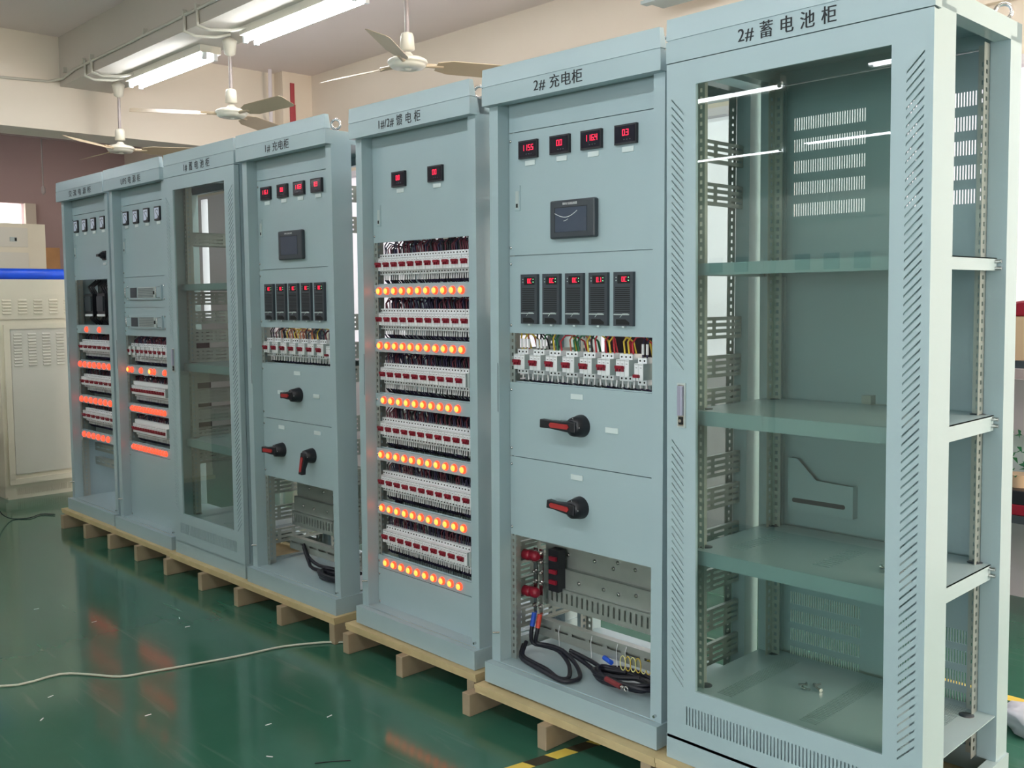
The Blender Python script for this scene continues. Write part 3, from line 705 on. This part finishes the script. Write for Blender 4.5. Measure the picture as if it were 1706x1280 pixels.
wiring(c4, 1.205, 8, .075, .67, .088, bright=True, dens=3, low=.075); duct(c4, 1.13, .16, .05)
base_plate(c4, .08, False); lower_bay(c4)
pc([(.22, .2, .18), (.26, .2, .12), (.35, .17, .10), (.5, .19, .10), (.66, .2, .11)], .009, CABLE, c4); pc([(.2, .21, .19), (.25, .21, .13), (.36, .2, .11), (.48, .22, .11), (.66, .24, .12)], .009, CABLE, c4)
coil = empty('cable_coil', (CAB[4][0], CAB[4][1], ZB))
for q in range(6):
    rr = .048 + .006 * q; part('coiled_cable', MB().tube([(.55 + (rr + .045) * math.cos(a), .17 + rr * .75 * math.sin(a), .094 + .008 * (q % 3) + .006 * math.sin(a * 2 + q)) for a in [2 * PI * i / 22 for i in range(22)]], .008, 8, closed=True), CABLE, coil)
tag(coil, 'black power cable coil lying on the floor of the cabinet with three rotary handles', 'cable')

# --- cabinet 2 : UPS --------------------------------------------------
c2 = base_cabinet(2, 'UPS 电 源 柜', (0.27, 0.55), 0.045, 'grey green cabinet lettered UPS with two rack units and a plain lower panel')
panel(c2, 2.037, 2.175, screws=False); panel(c2, 1.592, 2.037, name='meter_panel')
for x in (.092, .242, .392, .545): analog_meter(c2, x, 1.918)
lock(c2, .085, 1.79)
def rack_unit(r, z0, z1):
    m = MB(); m.box(.135, .605, PY - .012, PY, z0, z1)
    m.box(.175, .27, PY - .0135, PY - .012, z0 + .012, z1 - .012, 1); m.box(.285, .53, PY - .0135, PY - .012, z0 + .01, z1 - .01, 2)
    for i in range(12): m.box(.29, .50, PY - .0142, PY - .0135, z0 + .014 + i * .0048, z0 + .016 + i * .0048, 1)
    m.box(.505, .522, PY - .0155, PY - .0135, z0 + .03, z0 + .05, 3)
    o = part('rack_unit', m, [PAINT, CHAR, GREYP, DARK], r)
    for x in (.11, .625):
        for z in (z0 + .004, z1 - .004): link('screw', shared('screw', screw_mesh), r, (x, PY, z))
    for x in (.15, .59): part('grab_handle', MB().tube([(x, PY - .012, z0 + .01), (x, PY - .035, z0 + .012), (x, PY - .035, z1 - .012), (x, PY - .012, z1 - .01)], .003, 6), STEEL, o)
panel(c2, 1.405, 1.592, name='unit_panel'); panel(c2, 1.228, 1.405, name='unit_panel')
rack_unit(c2, 1.453, 1.538); rack_unit(c2, 1.276, 1.355)
lamp_row(c2, .988, 1.043, (.085, .135, .27, .405, .455, .60), True, (0, 3), .017)
for z0, z1 in ((.745, .80), (.500, .556)): lamp_row(c2, z0, z1, [.118 + .0385 * k for k in range(13)], True, rad=.0155)
panel(c2, .06, .500)
for k in range(9): breaker(c2, .075 + k * .062, .092, 1.135, 2 if k > 1 else 1, .048 if k > 1 else .03)
for zb in (.89, .648):
    for k in range(13): breaker(c2, .105 + k * .0365, .092, zb, 2, .0363)
    part('breaker_cover', MB().box(.10, .60, .106, .165, zb + .03, zb + .052), WHITEP, c2, label='white strip along the breaker tops')
for zb in (1.135, .89, .648): wiring(c2, zb, 9, .09, .66, .092, dens=4, hi=.06); din_rail(c2, zb, .165); duct(c2, zb - .12, .19, .06)
base_plate(c2, .08, False)

part('dark_backing', MB().box(.12, .745, .30, .303, .50, 1.26), CHAR, c2)  # dark sheet added so the open breaker bays look dim
# --- cabinet 1 : AC ---------------------------------------------------
c1 = base_cabinet(1, '交 流 电 源 柜', (0.24, 0.62), 0.042, 'leftmost grey green cabinet, black contactors in an open bay above rows of red lamps')
panel(c1, 2.037, 2.175, screws=False); panel(c1, 1.592, 2.037, name='meter_panel')
for x in (.092, .242, .392, .545): analog_meter(c1, x, 1.918)
lock(c1, .085, 1.79)
m = MB().box(-.03, .03, -.006, 0, -.03, .03).lathe([(.022, -.006), (.022, -.02), (.017, -.03)], (0, 0, 0), 'y', 16)
m.box(-.028, .01, -.045, -.028, -.008, .008)
part('selector_knob', m, BLACKP, c1, (.585, PY, 1.745)); nametag(c1, .585, 1.69)
lamp_row(c1, 1.228, 1.285, (.235, .455), True, rad=.018)
for z0, z1, n, a in ((.988, 1.043, 7, .095), (.745, .80, 7, .095), (.500, .556, 6, .12)): lamp_row(c1, z0, z1, [a + .083 * k for k in range(n)], True, rad=.019)
for zb, a in ((1.14, .08), (.90, .085), (.665, .09)):
    for k in range(7): breaker(c1, a + k * .081, .092, zb, 3, .079)
    wiring(c1, zb, 7, .1, .66, .092, dens=4, hi=.06); din_rail(c1, zb, .165); duct(c1, zb - .12, .19, .06)
part('side_panel', MB().box(0, .005, .04, .598, .075, 2.19), PAINT, c1)
for x in (.11, .32):
    m = MB().box(x, x + .13, .13, .23, 1.36, 1.50).box(x + .012, x + .118, .12, .13, 1.38, 1.48, 1).box(x, x + .13, .125, .13, 1.345, 1.36, 2)
    for i in range(3): m.tube([(x + .025 + i * .04, .17, 1.50), (x + .02 + i * .04, .15, 1.545), (x + .03 + i * .04, .2, 1.59)], .008, 6, 3); m.tube([(x + .025 + i * .04, .17, 1.36), (x + .03 + i * .04, .15, 1.33), (x + .02 + i * .04, .2, 1.29)], .008, 6, 3)
    part('contactor', m, [BLACKP, CHAR, WHITEP, WBLK], c1)
part('bus_bar', MB().box(.17, .19, .2, .205, 1.3, 1.55).box(.20, .22, .2, .205, 1.3, 1.55), STEEL, c1)
base_plate(c1, .08, False)
part('dark_backing', MB().box(.03, .745, .25, .253, .50, 1.60), BLACKP, c1)  # black sheet added to darken the contactor and breaker bays
for z in (.30, .40): part('cross_rail', MB().sheet('xz', .055, .745, z, z + .05, .18, .182, [(.08 + i * .085, .14 + i * .085) for i in range(8)], [(z + .02, z + .028)]).box(.055, .745, .18, .21, z + .05, z + .052), GALV, c1)

# --- glass door cabinets 3 and 7 --------------------------------------
def slant_slots(m, xa, xb, za, zb, n, h, rise, y0, y1):
    """sheet zone xa..xb, za..zb with n slanted slots; solid parallelograms between"""
    p = (zb - za - abs(rise)) / n; base = za + max(0, -rise)
    def quad(l0, l1, r0, r1): m.prism([(xa, l0), (xb, r0), (xb, r1), (xa, l1)], 1, y0, y1)
    quad(za, base, za, base + rise)
    for i in range(n):
        s = base + i * p + (h if True else 0); e = base + (i + 1) * p
        quad(s, e, s + rise, e + rise)
    quad(base + n * p, zb, base + n * p + rise, zb)
def glass_door(r, open_slots=True):
    m = MB(); y0, y1 = 0.0, 0.003; zt, zb = 2.127, .066; X0, X1 = .002, .798
    m.box(X0, X1, y0, y1, 2.056, zt)
    m.sheet('xz', X0, X1, zb, .237, y0, y1, [(.073 + i * .0112, .0775 + i * .0112) for i in range(58)], [(.124, .182)])
    # left stile, slots falling to the right; right stile, slots rising to the right
    m.box(X0, .020, y0, y1, .237, 2.056); m.box(.063, .107, y0, y1, .237, 2.056)
    slant_slots(m, .020, .063, 1.215, 2.04, 36, .0058, -.046, y0, y1)
    m.box(.020, .063, y0, y1, 1.02, 1.215)
    slant_slots(m, .020, .063, .237, 1.02, 33, .0058, -.046, y0, y1)
    m.box(.020, .063, y0, y1, 2.04, 2.056)
    m.box(.693, .732, y0, y1, .237, 2.056); m.box(.776, X1, y0, y1, .237, 2.056)
    slant_slots(m, .732, .776, .237, 2.045, 80, .0058, .045, y0, y1); m.box(.732, .776, y0, y1, 2.045, 2.056)
    # returned edges
    m.box(X0, X0 + .002, y1, .027, zb, zt); m.box(X1 - .002, X1, y1, .027, zb, zt); m.box(X0, X1, y1, .027, zt - .002, zt); m.box(X0, X1, y1, .027, zb, zb + .002)
    m.box(.100, .107, y1, .012, .237, 2.056); m.box(.693, .70, y1, .012, .237, 2.056); m.box(.107, .693, y1, .012, .230, .237); m.box(.107, .693, y1, .012, 2.056, 2.062)
    d = part('door', m, PAINT, r)
    part('glass_pane', MB().box(.101, .699, .0055, .0095, .231, 2.061), GLASS, d, label='clear glass pane with light reflections')
    m = MB().box(.042, .073, -.004, 0, 1.041, 1.176)
    m.box(.047, .068, -.0055, -.004, 1.046, 1.171, 1)
    part('handle_plate', m, [GREYP, STEEL], d)
    m = MB().box(.049, .066, -.014, -.0055, 1.078, 1.168).box(.050, .065, -.0085, -.0055, 1.050, 1.074, 1); m.cyl((.0575, -.0105, 1.062), (.0575, -.0085, 1.062), .005, 10, 2)
    part('swing_handle', m, [mat('handle_grey', (160, 164, 186), .3, .3) if 'hg' not in CACHE else CACHE['hg'], DARK, STEEL], d, bevel=.003)
    return d
def shelf(r, z, th=.04, slots=False):
    m = MB()
    if slots: m.sheet('xy', .03, .77, .065, .55, z - .003, z, [(0.12, 0.175), (0.40, 0.455)], [(0.16 + i * .02, 0.167 + i * .02) for i in range(12)])
    else: m.box(.03, .77, .065, .55, z - .003, z)
    m.box(.03, .77, .062, .065, z - th, z); m.box(.03, .032, .065, .51, z - th, z); 
    m.box(.768, .770, .065, .51, z - th, z); m.box(.03, .77, .548, .55, z - th, z)
    o = part('shelf', m, PAINT, r)
    b_ = MB()
    for x in (.775, .025):
        for zz in (z - .01, z - .03): b_.cyl((x - .008, .50, zz), (x + .012, .50, zz), .0055, 8); b_.cyl((x - .008, .12, zz), (x + .01, .12, zz), .005, 8)
    part('shelf_bolt', b_, STEEL, o)
    g = MB()
    for (x, y) in ((.065, .115), (.065, .51), (.73, .115), (.73, .50)): g.lathe([(.021, 0), (.021, .0015), (.0, .0016)], (x, y, z), 'z', 16)
    part('cable_grommet', g, CHAR, o)
    return o
def glass_cabinet(i, lettering, lx, label, rear_door, brackets, ls):
    r = base_cabinet(i, lettering, lx, ls, label, True, brackets)
    glass_door(r)
    for z, s in ((1.535, False), (1.088, False), (.655, True)): shelf(r, z, .036 if z > 1.5 else .044, s)
    o = base_plate(r, .212, True)
    g = MB()
    for (x, y) in ((.065, .115), (.065, .51), (.73, .115), (.73, .46)): g.lathe([(.021, 0), (.021, .0015), (.0, .0016)], (x, y, .212), 'z', 16)
    part('cable_grommet', g, CHAR, o)
    if rear_door:
        m = MB(); us = grid_holes(.091, .345, 30, .5) + grid_holes(.45, .70, 30, .5)
        vs = [(.12 + k * .064, .12 + k * .064 + .042) for k in range(5)] + [(1.70 + k * .071, 1.742 + k * .071) for k in range(5)]
        m.sheet('xz', .03, .77, .07, 2.137, .583, .586, us, vs)
        m.box(.06, .065, .57, .583, .1, 2.12); m.box(.735, .74, .57, .583, .1, 2.12)
        d = part('rear_door', m, PAINT, r)
        m = MB(); m.prism([(.096, .71), (.329, .71), (.329, .815), (.20, .82), (.13, .887), (.096, .887)], 1, .55, .552)
        m.box(.096, .098, .552, .583, .71, .887); m.box(.327, .329, .552, .583, .71, .815); m.box(.096, .329, .552, .583, .71, .712)
        part('document_pocket', m, PAINT, d); part('pocket_slot', MB().prism([(.12 + .008 * math.cos(a) + (.175 if math.cos(a) > 0 else 0), .745 + .008 * math.sin(a)) for a in [2 * PI * (k_ + .5) / 12 for k_ in range(12)]], 1, .5495, .55), CHAR, d)
        part('door_latch', MB().box(.354, .385, .55, .583, 1.075, 1.115).box(.36, .38, .56, .583, 1.03, 1.075).box(.385, .43, .562, .57, 1.078, 1.088), GALV, d)
    return r
c7 = glass_cabinet(7, '2# 蓄 电 池 柜', (0.250, 0.545), 'nearest grey green cabinet with a large glass door and empty shelves, lettered 2#', True, False, .046)
c3 = glass_cabinet(3, '1# 蓄 电 池 柜', (0.25, 0.545), 'farther grey green cabinet with a glass door and empty shelves, lettered 1#', False, True, .046)

# loose bolts left inside the near glass cabinet
def bolt(x, y, z, a, label, grp):
    o = part('bolt', MB().cyl((0, 0, .005), (.022, 0, .005), .0035, 8).cyl((-.005, 0, .006), (0, 0, .006), .0065, 6), STEEL, None, (x, y, z)); o.rotation_euler.z = a
    tag(o, label, 'bolt', grp)
for k, (x, y) in enumerate(((.30, .30), (.315, .345), (.345, .32), (.29, .33))): bolt(x, y, .2121 + ZB, k * 1.3, 'small steel bolt lying on the bottom plate of the near glass cabinet', 'bolts on the bottom plate')
for k, (x, y) in enumerate(((.57, .25), (.60, .27), (.62, .25), (.645, .265), (.60, .235))): bolt(x, y, .6551 + ZB, k * 1.1, 'small steel bolt lying on the lowest shelf of the near glass cabinet', 'bolts on the lowest shelf')

# ------------------------------------------------------------------ pallets
def pallet(x0, x1, y0, bearers, label, zt=ZB, yoff=0):
    r = empty('wooden_pallet', ((x0 + x1) / 2, y0, 0)); tag(r, label, 'pallet', 'wooden pallets under the cabinets'); X = (x0 + x1) / 2
    m = MB().box(x0 - X, x1 - X, 0, .62, zt - .032, zt - .017).box(x0 - X, x1 - X, -.004, .62, zt - .0165, zt - .001)
    part('deck_board', m, PLY, r)
    for bx in bearers: part('bearer', MB().box(bx - X, bx - X + .043, -.035 if bx != bearers[-1] else .0, .64, 0, zt - .032), WOOD, r, bevel=.003)
pallet(-5.27, -3.56, .035, (-5.20, -4.79, -4.39, -3.985, -3.62), 'long wooden pallet under the two leftmost cabinets')
pallet(-3.55, -1.875, .025, (-3.56, -3.135, -2.74, -2.32, -1.92), 'wooden pallet under the far glass door cabinet and the three handle cabinet')
pallet(-1.80, -.93, .035, (-1.775, -1.39, -.985), 'wooden pallet under the cabinet with rows of orange lamps', ZB - .004)
pallet(-.875, -.03, -.02, (-.91, -.515, -.09), 'wooden pallet under the cabinet with two rotary handles', ZB - .008)
pallet(-.02, .84, -.03, (-.02, .38, .79), 'wooden pallet under the nearest glass door cabinet')

# ------------------------------------------------------------------ floor things
def zc(z): return z
pc([(-3.6, -1.75, .006), (-2.9, -1.42, .006), (-2.445, -1.214, .006), (-2.402, -.993, .006), (-2.30, -.90, .006), (-2.193, -.825, .006), (-2.154, -.713, .006), (-2.098, -.525, .006), (-2.052, -.352, .006), (-2.017, -.162, .006), (-1.93, .001, .006), (-1.85, .13, .006), (-1.835, .7, .006), (-1.2, 1.2, .006), (0.3, 1.3, .006), (1.5, 1.45, .006)], .0048, WCABLE, None, 'floor_cable', 8, 4)
tag(bpy.data.objects['floor_cable'], 'pale grey cable snaking across the green floor and in behind the pallets', 'cable')
m = MB(); n = 9
A, B = Vector((-.62, -.72, 0)), Vector((-.40, .10, 0))
A = Vector((-.475, -.30, 0)); d = (B - A).normalized(); A = A - d * .5; ln = (Vector((-.36, .7, 0)) - A).length; w = Vector((d.y, -d.x, 0)) * .024
for i in range(int(ln / .09)):
    a = A + d * (i * .09); b_ = A + d * ((i + 1) * .09); sh = d * .02
    m.add([a - w, a + w + sh, b_ + w + sh, b_ - w, a - w + Vector((0, 0, .0008)), a + w + sh + Vector((0, 0, .0008)), b_ + w + sh + Vector((0, 0, .0008)), b_ - w + Vector((0, 0, .0008))], [(0, 3, 2, 1), (4, 5, 6, 7), (0, 1, 5, 4), (1, 2, 6, 5), (2, 3, 7, 6), (3, 0, 4, 7)], i % 2)
tag(part('hazard_tape', m, [TAPEY, TAPEB], None), 'black and yellow hazard tape stuck on the floor under the near pallets', 'tape')
tag(part('floor_tape', MB().box(.2, 1.2, 1.50, 1.55, 0, .001), TAPEY, None), 'yellow tape strip on the floor at the right edge behind the near cabinet', 'tape')
random.seed(3); m = MB(); nu, nv = 16, 9; vs = []
for j in range(nv + 1):
    for i in range(nu):
        a = 2 * PI * i / nu; t = PI * j / nv; q = .095 * (1 + random.uniform(-.28, .22)) * (1 if 0 < j < nv else .8)
        vs.append((.66 + q * math.sin(t) * math.cos(a), 1.25 + q * math.sin(t) * math.sin(a), max(.002, .05 + q * .6 * math.cos(t))))
m.add(vs, [(j * nu + i, (j + 1) * nu + i, (j + 1) * nu + (i + 1) % nu, j * nu + (i + 1) % nu) for j in range(nv) for i in range(nu)], 0, True)
tag(part('plastic_bag', m, [mat('bag_white', (205, 210, 225), .2)], None), 'crumpled clear plastic bag on the floor at the right edge', 'bag')
# small litter on the floor
random.seed(11)
pts = [(560 / 1706, 0)]
for k, (x, y) in enumerate(((-3.42, -.75), (-3.0, -.62), (-2.75, -.30), (-2.6, -.33), (-1.35, -.62), (-1.25, -.42), (-1.12, -.75), (-1.75, -.9), (-2.2, -1.1), (-2.0, -1.2))):
    a = random.uniform(0, 3); q = MB().box(-.012, .012, -.002, .002, 0, .0015)
    o = part('paper_scrap', q, WHITEP, None, (x, y, 0)); o.rotation_euler.z = a; tag(o, 'tiny white scrap lying on the green floor', 'scrap', 'white scraps on the floor')
o = part('cable_tie_scrap', MB().tube([(-.06, 0, .002), (0, .004, .002), (.06, 0, .002)], .0018, 5), WBLK, None, (-.93, -.62, 0)); o.rotation_euler.z = 0.95
tag(o, 'thin black cable tie lying on the green floor before the near pallets', 'cable tie')

# ------------------------------------------------------------------ beige cabinets beyond the row
def louvers(m, y0, y1, z0, z1, cols, rows, x):
    for c in range(cols):
        for k in range(rows):
            ya = y0 + (y1 - y0) * (c + .12) / cols; yb = y0 + (y1 - y0) * (c + .72) / cols; z = z0 + (z1 - z0) * (k + .5) / rows; h = (z1 - z0) / rows * .3
            m.prism([(x, z - h), (x + .008, z - h), (x, z + h)], 1, ya, yb, 1)
def lin_prism(): pass
r = empty('beige_cabinet', (-6.5, .33, 0)); tag(r, 'beige louvered cabinet standing at the left behind the leftmost power cabinet', 'cabinet')
W2 = .95
part('body', MB().box(-.60, 0, -.29, -.29 + W2, .10, 1.755), BEIGE, r)
part('plinth', MB().box(-.58, -.012, -.27, -.29 + W2, 0.0, .02).sheet('yz', -.29, -.29 + W2, .02, .10, -.014, -.01, grid_holes(-.20, -.29 + W2 - .02, 60, .4), [(.03, .085)]).box(-.58, -.02, -.27, -.31 + W2, .02, .10), BEIGE, r)
def louver_panel(y0, y1, z0, z1, lz0, lz1, cols, rows, name, mt):
    m = MB().box(0, .012, y0, y1, z0, z1)
    for c in range(cols):
        for k in range(rows):
            ya = y0 + (y1 - y0) * (c + .2) / cols; yb = y0 + (y1 - y0) * (c + .75) / cols; z = lz0 + (lz1 - lz0) * (k + .5) / rows; h = (lz1 - lz0) / rows * .32
            m.add([(.012, ya, z - h), (.012, yb, z - h), (.024, yb, z - h * .6), (.024, ya, z - h * .6), (.012, ya, z + h), (.012, yb, z + h)], [(0, 3, 2, 1), (3, 4, 5, 2), (0, 4, 3), (1, 2, 5)])
    part(name, m, mt, r)
louver_panel(-.285, .655, 1.44, 1.64, 1.475, 1.60, 8, 5, 'upper_panel', BEIGE)
louver_panel(-.21, .655, .20, 1.36, 1.06, 1.33, 8, 11, 'lower_panel', BEIGED)
part('panel_frame', MB().box(0, .02, -.26, .655, 1.36, 1.395).box(0, .02, -.26, -.215, .16, 1.36).box(0, .02, -.26, .655, .12, .165), BEIGE, r)
roll = MB().tube([(-6.72, -.6, 1.805), (-6.72, .2, 1.803), (-6.72, 1.1, 1.80)], .045, 20)
tag(part('blue_film_roll', roll, BLUE, None), 'long roll of bright blue film lying on top of the beige louvered cabinet', 'roll')
r = empty('beige_cabinet', (-8.0, .05, 0)); tag(r, 'beige drawer front cabinet seen above the blue roll at the left edge', 'cabinet')
part('body', MB().box(-.6, 0, -.6, .88, 0, 2.31), BEIGE, r)
for z0, z1 in ((2.09, 2.27), (1.0, 2.04)): part('door', MB().box(0, .01, -.55, .72, z0, z1), BEIGED, r)
part('lock', MB().box(.01, .018, .56, .62, 2.14, 2.18).box(.018, .022, .60, .617, 2.145, 2.175, 1), [GREYP, DARK], r)
m = MB().box(-.02, .02, 0, .19, 0, 2.14)
tag(part('wooden_board', m, PLANK, None, (-8.9, 1.18, 0)), 'orange wooden board standing upright in the far bay beside the beige drawer cabinet', 'board')
# cabinet on a pallet at the left edge
r = empty('wooden_pallet', (-6.3, -.62, 0)); tag(r, 'wooden pallet end cut by the left edge of the picture', 'pallet')
part('deck_board', MB().box(-.3, .58, -.7, .345, .085, .115), PLY, r); part('bearer', MB().box(-.3, .58, .29, .33, 0, .085), WOOD, r)
r = empty('beige_equipment_box', (-6.3, -.62, .115)); tag(r, 'beige equipment box on the pallet at the left edge, only its corner in view', 'box')
part('body', MB().box(-.3, .53, -.7, .315, 0, .85), BEIGE, r); part('plinth', MB().box(-.3, .54, -.7, .325, 0, .05), BEIGE, r)
pc([(-5.72, -.25, .12), (-5.70, -.23, .06), (-5.74, -.15, .006), (-5.68, -.05, .006), (-5.75, .05, .006), (-5.66, .12, .006)], .004, WBLK, None, 'thin_cable', 6, 3)
tag(bpy.data.objects['thin_cable'], 'thin dark cable tangle on the floor at the far left', 'cable')

# cabinets facing the row across the aisle (seen only as reflections)
for k, x in enumerate((-3.3, -2.45, -1.6, -.75)):
    r = empty('beige_meter_cabinet', (x, -3.3, 0)); tag(r, 'beige meter cabinet across the aisle, seen only as a reflection in the glass door', 'cabinet', 'cabinets across the aisle')
    part('body', MB().box(0, .8, -.6, 0, 0, 2.2), BEIGED, r); part('door', MB().box(.04, .76, 0, .015, .1, 1.98), BEIGED, r); part('header', MB().box(0, .8, 0, .02, 2.04, 2.2), BEIGED, r)
    for xx in (.15, .35, .55): part('meter', MB().box(xx, xx + .1, .015, .03, 1.72, 1.82), BLACKP, r)

# ------------------------------------------------------------------ workbench behind, at the right edge
r = empty('storage_rack', (.2, 2.35, 0)); tag(r, 'dark storage rack against the back wall at the right edge', 'shelving')
for z in (.50, 1.215): part('shelf', MB().box(-.5, 1.1, 0, .5, z, z + .035), [CHAR], r)
for x in (-.5, 1.07):
    for y in (0, .47): part('post', MB().box(x, x + .03, y, y + .03, 0, 1.25), CHAR, r)
tag(part('cardboard_box', MB().box(-.45, .35, 0, .36, 0, .20), CARD, None, (.22, 2.38, 1.251)), 'brown cardboard box on top of the dark rack at the right edge', 'box')
m = MB(); m.prism([(-.4, 0), (.3, 0), (.22, .06), (-.05, .075), (-.3, .04)], 1, .02, .32); tag(part('red_cloth', m, REDP, None, (.28, 2.38, 1.452), bevel=.01), 'red cloth folded on the cardboard box at the right edge', 'cloth')
tag(part('grey_monitor', MB().box(-.4, .3, 0, .06, .02, .33).box(-.1, .1, .0, .2, 0, .02), GREYP, None, (.25, 2.63, .536)), 'grey screen panel on the lower shelf of the dark rack', 'monitor')
m = MB()
for k in range(60):
    a, z = random.uniform(0, 2 * PI), random.uniform(0, .2); q = Vector((.07 * math.cos(a), .07 * math.sin(a), z + .05)); t = Vector((random.uniform(-.04, .04), random.uniform(-.04, .04), random.uniform(-.02, .05)))
    m.add([q, q + t, q + t * .6 + Vector((.012, 0, .012))], [(0, 1, 2)])
r = empty('green_plant', (.19, 2.47, .652)); part('leaves', m, WGRN, r); part('pot', MB().lathe([(.05, 0), (.06, .06)], (0, 0, 0), 'z', 12), CARD, r)
tag(r, 'small green plant on the red toolbox at the right edge', 'plant')
tag(part('red_toolbox', MB().box(-.4, .3, 0, .22, 0, .05).box(-.4, .3, 0, .22, .05, .115, 1), [REDP, BLACKP], None, (.25, 2.36, .536), bevel=.004), 'red and black toolbox on the lower shelf of the dark rack', 'toolbox')
